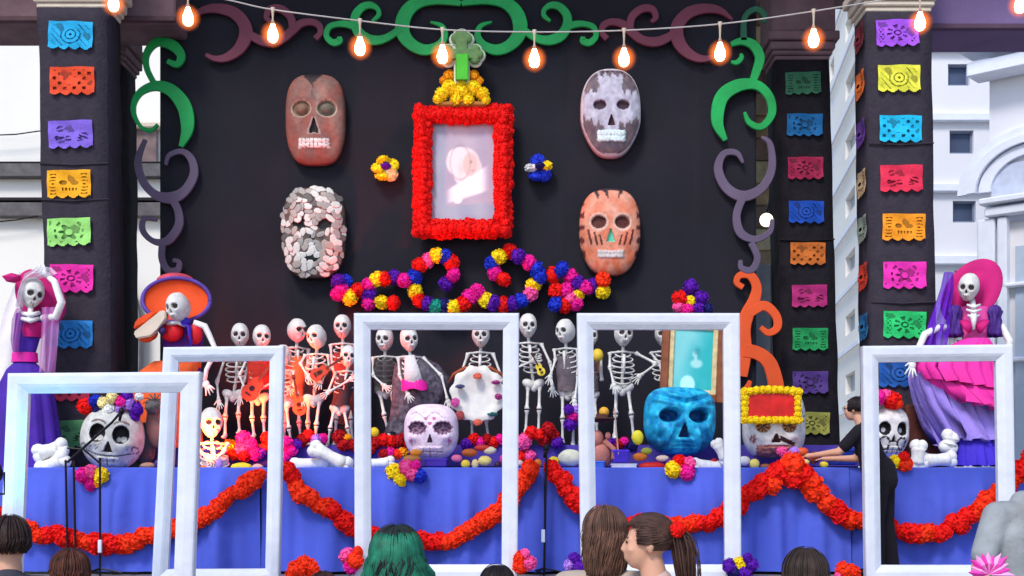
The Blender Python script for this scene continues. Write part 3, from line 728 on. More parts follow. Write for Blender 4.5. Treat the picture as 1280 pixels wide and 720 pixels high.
def portrait(u, v):
    c = mixc((168, 162, 182), (182, 176, 188), .5+nz(u, v, 2)); 
    d = min(el(u, v, .06, .16, .50, .30), el(u, v, .20, .0, .44, .34), el(u, v, -.02, .28, .38, .18))
    f = sm((1.12-d)/.25); c = mixc(c, (234, 226, 226), f)
    c = mixc(c, (208, 184, 176), f*.55*math.exp(-el(u, v, .46, .10, .26, .30)))
    c = mixc(c, (216, 196, 190), f*.6*math.exp(-el(u, v, .0, .02, .10, .16)))
    y_ = v+.36-.30*(u-.1)                                 # slanted white collar
    s = sm((.16+.10*(u+.4)-abs(y_))/.06)*sm((u+.50)/.3)*sm((.90-u)/.35); c = mixc(c, (240, 238, 244), s)
    c = mixc(c, (214, 186, 176), .75*sm((1.1-el(u, v, .27, .12, .22, .24))/.4)); c = mixc(c, (170, 150, 156), .5*sm((1.1-abs(el(u, v, -.02, .16, .30, .34)-1)*5)))
    c = mixc(c, (140, 116, 116), .6*sm(1.2-el(u, v, .30, .17, .07, .022))); c = mixc(c, (160, 120, 116), .5*sm(1.2-el(u, v, .36, .0, .07, .016))); c = mixc(c, (176, 146, 140), .5*sm(1.2-el(u, v, .42, .08, .02, .06)))
    s2 = sm((1-el(u, v, -.10, -.56, .16, .10))/.4); c = mixc(c, (236, 234, 240), s2)
    return c
M().bbox(pc+Vector((0, .06, 0)), (1.0, .04, 1.36), .01).build('backing_board', DARK, root)
printed('portrait_print', .72, 1.1, 50, 76, portrait, root, pc+Vector((-.03, .02, .02)))
x0p, x1p, y0p, y1p = 528, 629, 143, 286
for lp in range(3):
    o_ = (0, -5, 5)[lp]
    xa, xb, ya, yb = x0p-o_, x1p+o_, y0p-o_, y1p+o_
    per = [(xa+(xb-xa)*t/14, ya) for t in range(14)]+[(xb, ya+(yb-ya)*t/18) for t in range(18)]+[(xb-(xb-xa)*t/14, yb) for t in range(14)]+[(xa, yb-(yb-ya)*t/18) for t in range(18)]
    for q in per:
        fl1(root, P(q[0]+random.uniform(-1.5, 1.5), q[1]+random.uniform(-1.5, 1.5), 13.74+.03*lp), 8.2*13.7/FOC, 'red')
cw = thing('crown_ornament', 'yellow ruffled crown on top of the red portrait frame', 'crown', P(577, 122, 13.75))
for (x, y, r) in [(552, 118, 9), (562, 110, 10), (577, 114, 11), (592, 110, 10), (603, 118, 9), (548, 124, 7), (607, 125, 7), (570, 124, 9), (585, 124, 9), (577, 104, 7)]:
    fl1(cw, P(x, y, 13.75), r*13.75/FOC, 'yellow', 'crown_ruffle')
for (x, y, r) in [(562, 95, 8), (592, 95, 8), (555, 101, 6), (599, 101, 6)]: fl1(cw, P(x, y, 13.8), r*13.75/FOC, 'gold', 'crown_ruffle')
M().bbox(P(577, 131, 13.78), (.55, .1, .06), .02).build('crown_base', mat('tan_crown_base', (170, 110, 50)), cw)
cs = thing('budded_cross', 'green cross with white edging standing above the yellow crown', 'cross', P(577, 90, 13.7))
def budded(dx):
    m = M(); Yc = 13.7
    for (c, d) in (((577, 70), (15, 62)), ((577, 68), (44, 13))): m.bbox(P(*c, Yc)+Vector((0, dx, 0)), (d[0]*Yc/FOC+dx*.9, .05+(.008 if d[0] > 30 else 0), d[1]*Yc/FOC+dx*.9), .008)
    for (x, y) in ((577, 43), (570, 48), (584, 48), (557, 68), (560, 62), (560, 74), (598, 68), (594, 62), (594, 74)):
        m.ell(P(x, y, Yc)+Vector((0, dx, 0)), ((6.5)*Yc/FOC+dx*.5, .028, 6.5*Yc/FOC+dx*.5), 14, 8)
    return m
budded(.045).build('cross_edging', mat('pale_edging', (205, 215, 190), .6), cs)
budded(0).build('cross_body', mat('sage_green', (92, 128, 74), .6, var=.25, vscale=14), cs)
M().bbox(P(578, 84, 13.66), (.13, .03, .28), .01).build('cross_stem', mat('bright_green', (70, 186, 40), .5), cs)

# ------------------------------------------------------------------ string of bulbs
YS = 8.0
sg = thing('string_lights', 'string of glowing orange bulbs on a pale wire across the top', 'string lights', P(640, 40, YS))
wp = [(60, -60), (142, -26), (235, -10), (290, 1), (341, 12), (450, 26), (553, 37), (668, 40), (780, 38), (900, 30), (1017, 14), (1150, -8), (1275, -30), (1360, -52)]
M().tube([P(a, b, YS) for a, b in cr(wp, 6)], .0045, 6).build('wire', mat('pale_wire', (178, 172, 170), .5), sg, smooth=True)
core = mat('bulb_core', (255, 226, 160), .3, var=0, emis=((255, 226, 180), 12))
gl = bpy.data.materials.new('amber_bulb_halo'); gl.use_nodes = True; n = gl.node_tree; n.nodes.clear()  # added glowing shell that imitates the glare halo around each bulb
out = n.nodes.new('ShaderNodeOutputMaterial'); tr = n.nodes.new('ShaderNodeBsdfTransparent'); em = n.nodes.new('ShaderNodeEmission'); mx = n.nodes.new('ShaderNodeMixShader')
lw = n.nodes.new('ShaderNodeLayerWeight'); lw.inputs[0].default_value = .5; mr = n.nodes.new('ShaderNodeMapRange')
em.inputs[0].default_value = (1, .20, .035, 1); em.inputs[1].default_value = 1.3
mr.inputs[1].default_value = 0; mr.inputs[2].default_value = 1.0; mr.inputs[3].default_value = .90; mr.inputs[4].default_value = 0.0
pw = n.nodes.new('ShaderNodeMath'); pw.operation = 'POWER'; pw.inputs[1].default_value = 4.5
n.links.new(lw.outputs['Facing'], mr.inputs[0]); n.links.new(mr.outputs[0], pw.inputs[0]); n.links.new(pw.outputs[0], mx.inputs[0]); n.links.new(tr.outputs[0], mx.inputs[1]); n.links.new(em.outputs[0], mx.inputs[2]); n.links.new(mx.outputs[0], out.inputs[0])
sock = mat('socket_white', (190, 170, 150), .5)
for bx, by, wy in [(142, 4, -26), (235, 22, -8), (341, 43, 12), (450, 59, 26), (553, 69, 37), (668, 74, 40), (780, 73, 38), (900, 66, 30), (1017, 49, 14), (1150, 28, -8), (1275, 6, -30)]:
    p = P(bx, by, YS); t = P(bx, wy, YS)
    M().tube([t+Vector((0, 0, .012)), t-Vector((0, 0, .02)), p+Vector((0, 0, .10)), p+Vector((0, 0, .062))], [.014, .008, .005, .014], 8).build('socket', sock, sg, smooth=True)
    b_ = M().lathe(p, [(.001, -.050), (.018, -.047), (.029, -.035), (.034, -.010), (.031, .012), (.021, .036), (.015, .055), (.012, .066), (.001, .067)], 18).build('bulb', core, sg, smooth=True)
    M().lathe(p, [(.001, -.088), (.033, -.081), (.061, -.062), (.079, -.034), (.086, 0), (.079, .034), (.061, .062), (.033, .081), (.001, .088)], 28).build('bulb_halo', gl, b_, smooth=True)
gb = thing('globe_lamp', 'round pale glowing globe lamp behind the purple right scroll', 'lamp', P(958, 275, 14.1))
M().ell(P(958, 275, 14.1), .075, 16, 12).build('globe', mat('warm_globe', (255, 236, 200), .3, var=0, emis=((255, 232, 190), 1.4)), gb, smooth=True)
M().tube([P(958, 266, 14.1), P(962, 250, 14.3)], .012, 6).build('bracket', mat('dark_steel', (40, 40, 44)), gb)

# ------------------------------------------------------------------ altar table, cloth, riser
TB = thing('altar_table', 'long altar table hidden under the blue cloth', 'table', (0, 12.4, .72))
M().bbox((0, 12.4, 1.69), (12.4, .8, .04), .005).build('table_top', mat('table_wood', (120, 90, 60), .7), TB)
for x in (-6, -3, 0, 3, 6):
    for y in (12.06, 12.74): M().box((x, y, 1.195), (.05, .05, .95)).build('leg', mat('dark_steel', (40, 40, 44)), TB)
BL = mat('blue_tablecloth', (80, 97, 202), .85, var=.12, vscale=.9, bump=.5, bscale=7, spec=.12)
BL2 = mat('violet_riser_cloth', (76, 62, 150), .9, var=.12, vscale=2, bump=.25, bscale=90, spec=.1)
def cloth_front(name, label, x0, x1, Yf, Yb, zt, zb, material, amp, cat='tablecloth', seed=0):
    m = M(); n = int((x1-x0)*34); vs = []; rows = [0, .02, .1, .25, .45, .7, 1]
    for t in rows:
        for i in range(n+1):
            x = x0+(x1-x0)*i/n; a = amp*sm(t*3+.05)
            y = Yf-.012-a*(.5+noise.noise(Vector((x*3.1, seed, t*.35)))+.6*noise.noise(Vector((x*9, seed, t*.9))))*1.0
            vs.append(Vector((x, y, zt+.008+(zb-zt)*t-(.004*noise.noise(Vector((x*4, 1, 1))) if t == 0 else 0))))
    k = n+1; fs = [(j*k+i, j*k+i+1, (j+1)*k+i+1, (j+1)*k+i) for j in range(len(rows)-1) for i in range(n)]
    b = len(vs); vs += [Vector((x0+(x1-x0)*i/n, Yb, zt+.008)) for i in range(n+1)]
    fs += [(i, b+i, b+i+1, i+1) for i in range(n)]
    m.add(vs, fs); o = m.build(name, material, smooth=False, at=((x0+x1)/2, Yf, zt))
    for p in o.data.polygons: p.use_smooth = True
    return tag(o, label, cat)
for i, (a, c) in enumerate(((-6.3, -2.353), (-2.347, .297), (.303, 3.157), (3.163, 6.3))):
    nm = ('beneath the left skull and purple catrina', 'below the pink-white skull', 'below the turquoise skull', 'behind the person in black')[i]
    cloth_front('tablecloth', 'blue cloth panel hanging over the table front %s' % nm, a, c, 12.0, 12.8, 1.71, .74, BL, .11, seed=i*3)
tag(M().bbox((-.1, 13.45, 1.335), (7.2, 1.04, 1.21), .01).build('altar_riser', mat('dark_riser', (40, 34, 60), .9)), 'raised shelf behind the table on which the skeletons stand', 'riser')
cloth_front('riser_cloth', 'violet cloth band over the raised shelf under the skeletons', -3.7, 3.5, 12.92, 13.95, 1.945, 1.73, BL2, .02, seed=9, cat='cloth')

# ------------------------------------------------------------------ big skulls on the table
def bigskull(label, px, py, wpx, hpx, depthf, fn, Y=12.45, rot=(0, 0, 0), name='painted_skull'):
    w_, h_ = wpx*Y/FOC, hpx*Y/FOC
    root = thing(name, label, 'skull', P(px, py, Y)-Vector((0, 0, h_/2)))
    wf, H, cl, paint, n = fn(); ms = relief(w_, h_, w_*depthf, w_*.42, n, wf, H, paint, cl, p=2.2)
    place_relief(ms, 'skull_shell', NM, root, P(px, py, Y), rot); return root
def sk1():
    wf, H, cl = base_skull(eye=(.36, .12, .23, .26), nose=(-.12, -.44, .15), jaw=.92, teeth=(-.62, -.86, .34), deep=.35)
    def paint(u, v):
        c = mixc((208, 208, 200), (182, 180, 174), .5+nz(u, v, 4))
        for s in (-1, 1):
            d = el(u, v, s*.36, .12, .23, .26)
            if d < 1.25: c = (30, 26, 30)
            if el(u, v, s*.36+.06, -.02, .10, .09) < 1 or el(u, v, s*.36-.08, -.03, .06, .08) < 1: c = (206, 204, 200)
            if abs(v-(.52-.25*(abs(u)-.36)**2*6)) < .035 and .12 < abs(u) < .58: c = (110, 98, 96)
            if abs(el(u, v, s*.80, -.32, .10, .12)-.8) < .3: c = (84, 76, 74)
        if cl(u, v) == 'nose_hollow': c = (34, 28, 32)
        if abs(v-(-.56+.28*u*u)) < .022 and abs(u) < .72: c = (70, 62, 64)
        if -.86 < v < -.62 and abs(u) < .36 and abs(math.sin(u*17)) < .13: c = (100, 94, 92)
        if .30 < abs(nz(u, v, 2.2, 5))+.27 < .31 and v < -.1: c = (96, 88, 86)
        return c
    return wf, H, cl, paint, 2.3
def sk2():
    wf, H, cl = base_skull(eye=(.46, .12, .30, .19), nose=(-.10, -.40, .10), jaw=.92, teeth=(-.55, -.90, .46), deep=.22)
    def paint(u, v):
        c = mixc((232, 206, 222), (240, 222, 234), .5+nz(u, v, 4))
        for s in (-1, 1):
            d = el(u, v, s*.46, .12, .32, .22)
            if d < 1: c = (92, 60, 84) if nz(u, v, 12) > -.05 else (150, 118, 140)
            elif d < 1.35 and math.sin(math.atan2(v-.12, u-s*.46)*11) > -.1: c = (158, 110, 140)
            if abs(v-(.58+.10*math.sin(u*9))) < .018 and abs(u) < .7: c = (176, 138, 164)
            if abs(abs(u)-.72-.05*math.sin(v*30)) < .03 and -.5 < v < -.2: c = (190, 140, 168)
            for q in ((.70, -.34), (.15, .45), (.0, .28)):
                if el(u, v, s*q[0], q[1], .07, .06) < 1: c = (196, 110, 150)
        if cl(u, v) == 'nose_hollow': c = (96, 66, 86)
        if -.9 < v < -.55 and abs(u) < .48 and (abs(math.sin(u*13)) < .15 or abs(v+.72) < .02): c = (166, 140, 158)
        return c
    return wf, H, cl, paint, 2.9
def sk3():
    wf, H0, cl = base_skull(eye=(.40, .12, .27, .20), nose=(-.10, -.50, .16), jaw=.92, teeth=(-.70, -.86, .36), deep=.5)
    def H(u, v):
        h = H0(u, v)
        for s in (-1, 1):
            h += .14*math.exp(-((abs(u)-.38-.8*(v+.35)*-.35)**2)/.006)*math.exp(-((v+.5)/.22)**2)
            h += .07*math.sin((v-.3*abs(u))*22)*sm((v-.35)*4)
            h += .12*math.exp(-el(u, v, s*.22, .5, .12, .3))+.05*nz(u, v, 4, 1)
            h += .12*math.exp(-el(u, v, s*.40, .08, .12, .09))*1.0
        h += .12*math.exp(-el(u, v, 0, -.60, .22, .07)); h -= .10*math.exp(-el(u, v, 0, -.76, .25, .06))
        return h
    def paint(u, v):
        c = mixc((14, 132, 184), (40, 196, 232), .5+1.2*nz(u, v, 3)); c = mixc(c, (16, 84, 146), .45*sm(nz(u*1.2, v, 7, 8)*3-.2)); c = mixc(c, (96, 216, 240), .5*sm(nz(u*2, v, 5, 3)*2))
        for s in (-1, 1):
            if el(u, v, s*.40, .12, .25, .18) < 1: c = mixc((10, 52, 104), (16, 96, 150), .5+nz(u, v, 8))
        if cl(u, v) == 'nose_hollow': c = (12, 44, 92)
        if v < -.62 and abs(u) > .48*wf(v)*1.1: c = mixc(c, (16, 50, 96), .6)
        return c
    return wf, H, cl, paint, 3.4
def sk4():
    wf, H, cl = base_skull(eye=(.40, -.10, .22, .17), nose=(-.30, -.55, .15), jaw=1.0, teeth=(-.70, -.90, .4), deep=.3)
    def paint(u, v):
        c = mixc((238, 234, 228), (216, 210, 202), .5+nz(u, v, 5))
        for s in (-1, 1):
            d = el(u, v, s*.40, -.10, .20, .15)
            if d < 1.15: c = (176, 92, 34)
            if d < .5: c = (110, 44, 18)
            if d < .08: c = (60, 26, 16)
            if d < 1.2 and math.sin(math.atan2(v+.10, u-s*.40)*8) > .55: c = (228, 196, 150)
        if cl(u, v) == 'nose_hollow': c = (70, 34, 34)
        if u > .1 and abs(v+.42+.42*(u-.1)) < .07 and u < .6: c = (58, 34, 34)
        if abs(u) < .6 and v < -.62: c = (150, 92, 84) if nz(u, v, 7) > -.1 else (196, 130, 120)
        if el(u, v, -.72, -.45, .1, .13) < 1 and nz(u, v, 14) > -.1: c = (168, 92, 84)
        if u > .75 and v > 0 and nz(u, v, 16) > .2: c = (120, 116, 116)
        return c
    return wf, H, cl, paint, 3.2
def sk5():
    wf, H, cl = base_skull(eye=(.40, .10, .24, .24), nose=(-.12, -.40, .14), jaw=.88, teeth=(-.58, -.82, .4), deep=.35)
    def paint(u, v):
        c = mixc((230, 226, 222), (210, 206, 204), .5+nz(u, v, 4))
        for s in (-1, 1):
            d = el(u, v, s*.40, .10, .24, .24)
            if d < 1.15: c = (26, 22, 32)
            if el(u, v, s*.40+.02, .06, .09, .09) < 1: c = (205, 200, 214)
            if abs(math.hypot(u-s*.40, v+.45)-.22) < .05 and nz(u, v, 12) > -.2: c = (50, 44, 50)
        if cl(u, v) == 'nose_hollow': c = (30, 24, 30)
        if -.82 < v < -.58 and abs(u) < .44 and abs(math.sin(u*14)) < .35: c = (58, 52, 58)
        if u > .82*wf(v): c = (176, 140, 122) if nz(u, v, 9) > -.15 else (120, 96, 88)
        return c
    return wf, H, cl, paint, 2.6
s1 = bigskull('white skull with painted eyebrows under a crown of flowers, inside the leaning left frame', 141, 548, 78, 80, .42, sk1, rot=(R(0), R(5), R(8)))
for (x, y, c, r) in [(107, 508, 'red', 11), (119, 501, 'blue', 9), (130, 504, 'cream', 9), (140, 497, 'cream', 8), (136, 512, 'white', 8), (152, 502, 'magenta', 9), (162, 504, 'lilac', 9), (170, 512, 'purple', 11), (159, 496, 'purple', 9), (174, 496, 'white', 6), (121, 513, 'navy', 7), (150, 511, 'lilac', 7), (168, 521, 'purple', 7)]:
    fl1(s1, P(x, y, 12.3+abs(x-140)*.002), r*12.3/FOC, c, 'crown_flower')
s2 = bigskull('pinkish-white skull with violet patterned eyes, on the table inside the middle white frame', 539, 540, 68, 70, .40, sk2, rot=(0, 0, 0))
s3 = bigskull('large turquoise blue skull with carved wrinkles, under the teal picture', 849, 526, 90, 84, .42, sk3, rot=(0, R(1), R(4)))
s4 = bigskull('white skull wearing a yellow and red band, with copper flower eyes', 967, 530, 78, 86, .45, sk4, rot=(0, 0, R(-5)))
s5 = bigskull('white skull with black curls partly behind the person in black', 1108, 540, 56, 66, .42, sk5, rot=(0, R(2), R(8)))
hb = thing('skull_headband', 'yellow ruffled band framing a red cloth panel on the white skull brow', 'headband', P(963, 507, 12.2))
M().bbox(P(964, 507, 12.15), (.48, .05, .24), .01).build('red_panel', mat('red_satin', (206, 28, 24), .4, var=.25, vscale=9, bump=.5, bscale=9), hb)
for q in [(930+t*7.6, 490-3*math.sin(t*.35)) for t in range(10)]+[(930+t*7.6, 525) for t in range(10)]+[(931, 490+t*7) for t in range(6)]+[(997, 490+t*7) for t in range(6)]:
    fl1(hb, P(q[0], q[1], 12.13), 5.8*12.1/FOC, 'yellow', 'ruffle')
cluster('pink and red flowers on top of the skull behind the person in black', [(1096, 497, 'magenta', 11), (1106, 494, 'pink', 9), (1116, 500, 'red', 12), (1088, 504, 'red', 9), (1123, 505, 'orange', 7)], 12.3)

# ------------------------------------------------------------------ skeletons on the riser
def small_skull(rings=16, segs=36):
    wf, H, cl = base_skull(eye=(.40, -.05, .25, .18), nose=(-.24, -.44, .12), jaw=.80, teeth=(-.58, -.84, .36), deep=.3)
    def paint(u, v):
        k = cl(u, v); c = (214, 210, 204)
        if k.startswith('eye') : c = (84, 72, 72)
        if k == 'nose_hollow': c = (70, 58, 58)
        if k == 'teeth': c = (226, 222, 214) if abs(math.sin(u*16)) > .3 else (140, 130, 124)
        return c
    return relief(.18, .25, .115, .115, 2.2, wf, H, paint, cl, rings, segs, 2.1)
SSK = small_skull()
def put_skull(root, loc, rot, s=1.0):
    o = put(SSK['main'], 'skull', root, loc, rot, s)
    for k, me in SSK.items():
        if k == 'main': continue
        c = bpy.data.objects.new(NM[k], me); link(c); c.parent = o
    return o
def bone(m, a, b, r=.014):
    a, b = Vector(a), Vector(b); n = 6; d = b-a
    pr = [1.5, 1.35, .85, .8, .85, 1.35, 1.5]; ts = [0, .06, .2, .5, .8, .94, 1]
    m.tube([a+d*t for t in ts], [r*q*1.2 for q in pr], 7)
def hand(m, p, d, s=1.0, spread=.5):
    p = Vector(p); d = Vector(d).normalized(); side = d.cross(Vector((0, 1, 0))); side = side.normalized() if side.length > .1 else Vector((1, 0, 0))
    m.ell(p+d*.025*s, (.026*s, .013*s, .03*s), 8, 5)
    for k in range(5):
        a = (k-2)*.30*spread*2; q = (d*math.cos(a)+side*math.sin(a)).normalized(); st = p+d*.04*s+side*(k-2)*.009*s; L = (.04, .062, .068, .062, .05)[k]*s
        if k == 0: st = p+d*.015*s-side*.02*s
        m.tube([st, st+q*L*.5+Vector((0, -.004, 0)), st+q*L+Vector((0, -.014, -.004))*1], [.0065*s, .006*s, .0045*s], 5)
def skeleton(label, hx, hy, yaw=0, tilt=0, pel=None, eR=None, hR=None, eL=None, hL=None, feet=None, Y=13.2, s=1.0, bm_=None, name='skeleton'):
    """pixel joints; R is screen-left arm, L is screen-right arm"""
    bm_ = bm_ or BONE; k = Y/FOC
    pel = pel or (hx, hy+86*s); zf = 1.955
    feet = feet or ((pel[0]-11, None), (pel[0]+11, None))
    Pp = lambda q, dy=0: P(q[0], q[1], Y)+Vector((0, dy, 0))
    H_ = Pp((hx, hy)); root = thing(name, label, 'skeleton', Vector((P(pel[0], 0, Y).x, Y, zf)), 'toy skeletons standing on the raised shelf')
    put_skull(root, H_, (R(-4), R(tilt), R(yaw)), s*1.02)
    nk = Pp((hx+(pel[0]-hx)*.12, hy+19*s), .02); ch = Pp((hx+(pel[0]-hx)*.35, hy+36*s), .03); pv = Pp(pel, .02)
    m = M(); sp = [Pp((hx, hy+12*s), .03), nk, ch, (ch+pv)/2+Vector((0, .02, 0)), pv]
    c = cr([tuple(q) for q in sp], 5); m.tube(c, [.014+(.006 if i % 2 else 0) for i in range(len(c))], 7); m.build('spine', bm_, root, smooth=True)
    m = M(); sw = 15.5*k*s; up = (nk-pv).normalized(); rt = Vector((math.cos(R(yaw*.6)), math.sin(R(yaw*.6)), 0)); fw = rt.cross(Vector((0, 0, 1))); 
    for i in range(6):
        t = i/5; cc = nk-up*(.04+.26*t)*s; rx = (.075, .098, .112, .115, .105, .085)[i]*s; ry = rx*.62; pts = []
        for a in range(-70, 251, 20):
            an = R(a+90) if False else R(a); pts.append(cc+rt*math.cos(an)*rx+fw*(-1)*math.sin(an)*ry*-1+up*(-.035*s*math.sin(an)))
        m.tube(pts, .0085*s, 5)
    m.tube([nk-up*.05*s+fw*.06*s, nk-up*.24*s+fw*.075*s], [.017*s, .012*s], 6)
    sR, sL = nk-rt*sw-up*.03*s, nk+rt*sw-up*.03*s
    m.tube([sR, nk-up*.02*s+fw*.04, sL], [.012*s, .01*s, .012*s], 6); m.build('ribcage', bm_, root, smooth=True)
    m = M()
    for sgn in (-1, 1): m.ell(pv+rt*sgn*.05*s+up*.01*s, (.072*s, .04*s, .048*s), 12, 7, Euler((0, R(-28*sgn), 0)).to_matrix())
    m.ell(pv-up*.03*s, (.035*s, .035*s, .045*s), 8, 6); m.build('pelvis', bm_, root, smooth=True)
    for sh, e, h, sg_ in ((sR, eR, hR, -1), (sL, eL, hL, 1)):
        e = e or (((sh.x/k)+640+sg_*7), hy+66*s); h = h or (e[0]+sg_*3, e[1]+30*s)
        E_, Hd = Pp(e, -.03), Pp(h, -.10)
        m = M(); bone(m, sh, E_, .0135*s); m.build('upper_arm', bm_, root, smooth=True)
        m = M(); bone(m, E_, Hd, .0115*s); m.build('forearm', bm_, root, smooth=True)
        m = M(); hand(m, Hd, Hd-E_, s*1.1); m.build('hand', bm_, root, smooth=True)
    for sgn, ft in ((-1, feet[0]), (1, feet[1])):
        hp = pv+rt*sgn*.06*s-up*.02; fx = P(ft[0], 0, Y).x; fz = P(0, ft[1], Y).z if ft[1] else zf+.03
        A = Vector((fx, Y-.02, fz)); kn = (hp+A)/2+Vector((0, -.04, 0)); 
        m = M(); bone(m, hp, kn, .0165*s); m.build('thigh', bm_, root, smooth=True)
        m = M(); bone(m, kn-Vector((0, 0, .012)), A, .0145*s); m.build('shin', bm_, root, smooth=True)
        m = M(); m.ell(A+Vector((0, -.05, -.012)), (.026*s, .075*s, .018*s), 8, 6); m.build('foot', bm_, root, smooth=True)
    return root, nk, pv, rt, fw, up
sk = {}
sk['a'] = skeleton('grey skeleton with a pale moss ruff, at the left end behind the small white frame', 300, 419, 8, 0, pel=(291, 494), eR=(272, 478), hR=(276, 500), eL=(306, 476), hL=(303, 495), feet=((282, 545), (300, 540)))
sk['b'] = skeleton('rosy-lit skeleton playing the red guitar', 327, 421, 20, 3, pel=(322, 498), eR=(300, 470), hR=(310, 490), eL=(342, 478), hL=(326, 488), feet=((318, 545), (331, 545)), Y=13.15)
sk['c'] = skeleton('skeleton turned right wearing dark glasses, in the back row', 371, 413, 45, 0, pel=(366, 500), eR=(352, 476), hR=(362, 486), eL=(384, 470), hL=(388, 455), Y=13.5)
sk['d'] = skeleton('pinkish skeleton looking down at the brown guitar', 396, 421, -25, -5, pel=(392, 500), eR=(376, 455), hR=(386, 470), eL=(412, 462), hL=(404, 476), feet=((386, 556), (394, 560)), Y=13.1)
sk['e'] = skeleton('reddish-lit skeleton standing tallest beside the left post of the middle frame', 428, 408, 0, 0, pel=(430, 492), eR=(416, 460), hR=(424, 478), Y=13.55)
sk['f'] = skeleton('short skeleton in the front row with arms folded across, left of the middle frame', 435, 445, 15, 6, pel=(424, 512), eR=(410, 492), hR=(438, 476), eL=(440, 474), hL=(414, 490), feet=((410, 556), (440, 556)), Y=13.0, s=.88)
sk['g'] = skeleton('small skeleton with a white feather ruff behind the corner of the small left frame', 354, 444, -20, 0, pel=(352, 508), eR=(340, 486), hR=(350, 500), eL=(368, 482), hL=(378, 498), feet=((356, 556), (366, 560)), Y=13.05, s=.86)
sk['h'] = skeleton('skeleton at the left inside the middle frame wearing a sheer dark jacket', 481, 424, -10, 2, pel=(482, 490), eR=(467, 470), hR=(480, 482), eL=(500, 462), hL=(494, 482), feet=((487, 546), (499, 540)), Y=13.25)
sk['i'] = skeleton('skeleton lady in black lace shawl with a hot pink sash', 511, 424, 20, -6, pel=(524, 500), eR=(500, 470), hR=(510, 492), eL=(552, 470), hL=(560, 500), feet=((515, None), (533, None)), Y=13.1)
sk['j'] = skeleton('skeleton holding the round white plate with rosettes', 601, 419, 0, 0, pel=(598, 500), eR=(574, 474), hR=(580, 498), eL=(628, 474), hL=(612, 500), feet=((590, 546), (610, 546)), Y=13.2)
sk['k'] = skeleton('slim skeleton between the two middle frames with a small yellow guitar', 660, 407, 5, 0, pel=(667, 481), eR=(646, 460), hR=(664, 453), eL=(688, 455), hL=(690, 484), feet=((657, 540), (673, 540)), Y=13.2)
sk['l'] = skeleton('skeleton in a grey vest just left of the right middle frame', 707, 414, -35, 0, pel=(710, 492), eR=(694, 450), hR=(688, 470), eL=(722, 470), hL=(718, 500), feet=((703, 552), (716, 556)), Y=13.1)
sk['m'] = skeleton('skeleton behind the left post of the right middle frame lifting a yellow maraca', 736, 420, 10, 0, pel=(736, 495), eR=(724, 470), hR=(726, 492), eL=(752, 476), hL=(747, 452), Y=13.35)
sk['n'] = skeleton('broad white skeleton with its right elbow bent out toward the teal picture', 779, 417, 10, 3, pel=(778, 486), eR=(762, 460), hR=(766, 480), eL=(820, 455), hL=(800, 470), feet=((768, 546), (792, 548)), Y=13.15, s=1.06)
sk['o'] = skeleton('mostly hidden skeleton behind the framed teal picture', 829, 418, 0, 0, pel=(828, 496), eR=(824, 455), hR=(826, 470), eL=(846, 460), hL=(850, 480), Y=13.6)
sk['p'] = skeleton('small skeleton lit bright orange beside the left white frame post', 264, 528, 25, 0, pel=(268, 580), eR=(252, 566), hR=(262, 572), eL=(282, 562), hL=(274, 574), feet=((256, 592), (280, 592)), Y=12.62, s=1.18)

# clothes and props
def drape(root, name, pts, rad, material, n=14, flat=.6, ruff=.08):
    m = M(); b = len(m.v); pts = [Vector(p) for p in pts]
    for i, p in enumerate(pts):
        for k_ in range(n):
            a = 2*math.pi*k_/n; r = rad[i]*(1+ruff*math.sin(a*5+i)+ruff*random.uniform(-.4, .4)); m.v.append(p+Vector((math.cos(a)*r, math.sin(a)*r*flat, .012*math.sin(a*4+i))))
    for i in range(len(pts)-1):
        for k_ in range(n): m.f.append([i*n+k_, i*n+(k_+1) % n, (i+1)*n+(k_+1) % n, (i+1)*n+k_])
    return m.build(name, material, root, smooth=True)
VEIL = mat('black_lace', (84, 76, 88), .5, var=.75, vscale=22, bump=.8, bscale=18, alpha=.93)
rt_ = lambda k_: sk[k_][0]
def torso_cloth(k_, name, material, f0=.05, f1=.95, r=.13, flat=.7, ruff=.06):
    _, nk, pv, _, _, _ = sk[k_]; return drape(rt_(k_), name, [nk.lerp(pv, f0+(f1-f0)*t/4) for t in range(5)], [r*.85, r*1.05, r, r*.9, r*.95], material, flat=flat, ruff=ruff)
for k_, c, r in (('a', (150, 148, 120), .12), ('g', (190, 180, 176), .10)):
    _, nk, pv, *_x = sk[k_]; m = M(); cc = nk-Vector((0, .05, .04))
    for j in range(26):
        a = R(180+random.uniform(-10, 200)); a = random.uniform(math.pi*.95, math.pi*2.05); L = r*random.uniform(.8, 1.25)
        d = Vector((math.cos(a), -.25, math.sin(a)*.8)); m.tube([cc, cc+d*L*.6+Vector((0, -.02, 0)), cc+d*L], [.008, .016, .004], 4, .4)
    m.build('ruff', mat('ruff_%d' % c[0], c, .9, var=.25, vscale=20), rt_(k_))
torso_cloth('h', 'jacket', mat('charcoal_gauze', (66, 60, 62), .9, var=.35, vscale=15, alpha=.75), .12, 1.0, .13)
torso_cloth('l', 'vest', mat('grey_vest', (104, 92, 98), .9, var=.3, vscale=12), .2, .95, .115)
torso_cloth('f', 'jacket', mat('dark_red_vest', (62, 44, 48), .9, var=.3), .15, .9, .10)
torso_cloth('b', 'poncho', mat('red_poncho', (190, 44, 30), .8, var=.3, vscale=12), .05, .8, .13)
torso_cloth('e', 'dress', mat('rust_dress', (120, 50, 44), .8, var=.35, vscale=10), .2, 1.6, .12)
torso_cloth('c', 'jacket', mat('ochre_vest', (170, 110, 70), .8, var=.35, vscale=12), .2, .95, .12)
torso_cloth('m', 'vest', mat('grey_vest', (104, 92, 98)), .2, .9, .11)
_, nk, pv, *_x = sk['i']
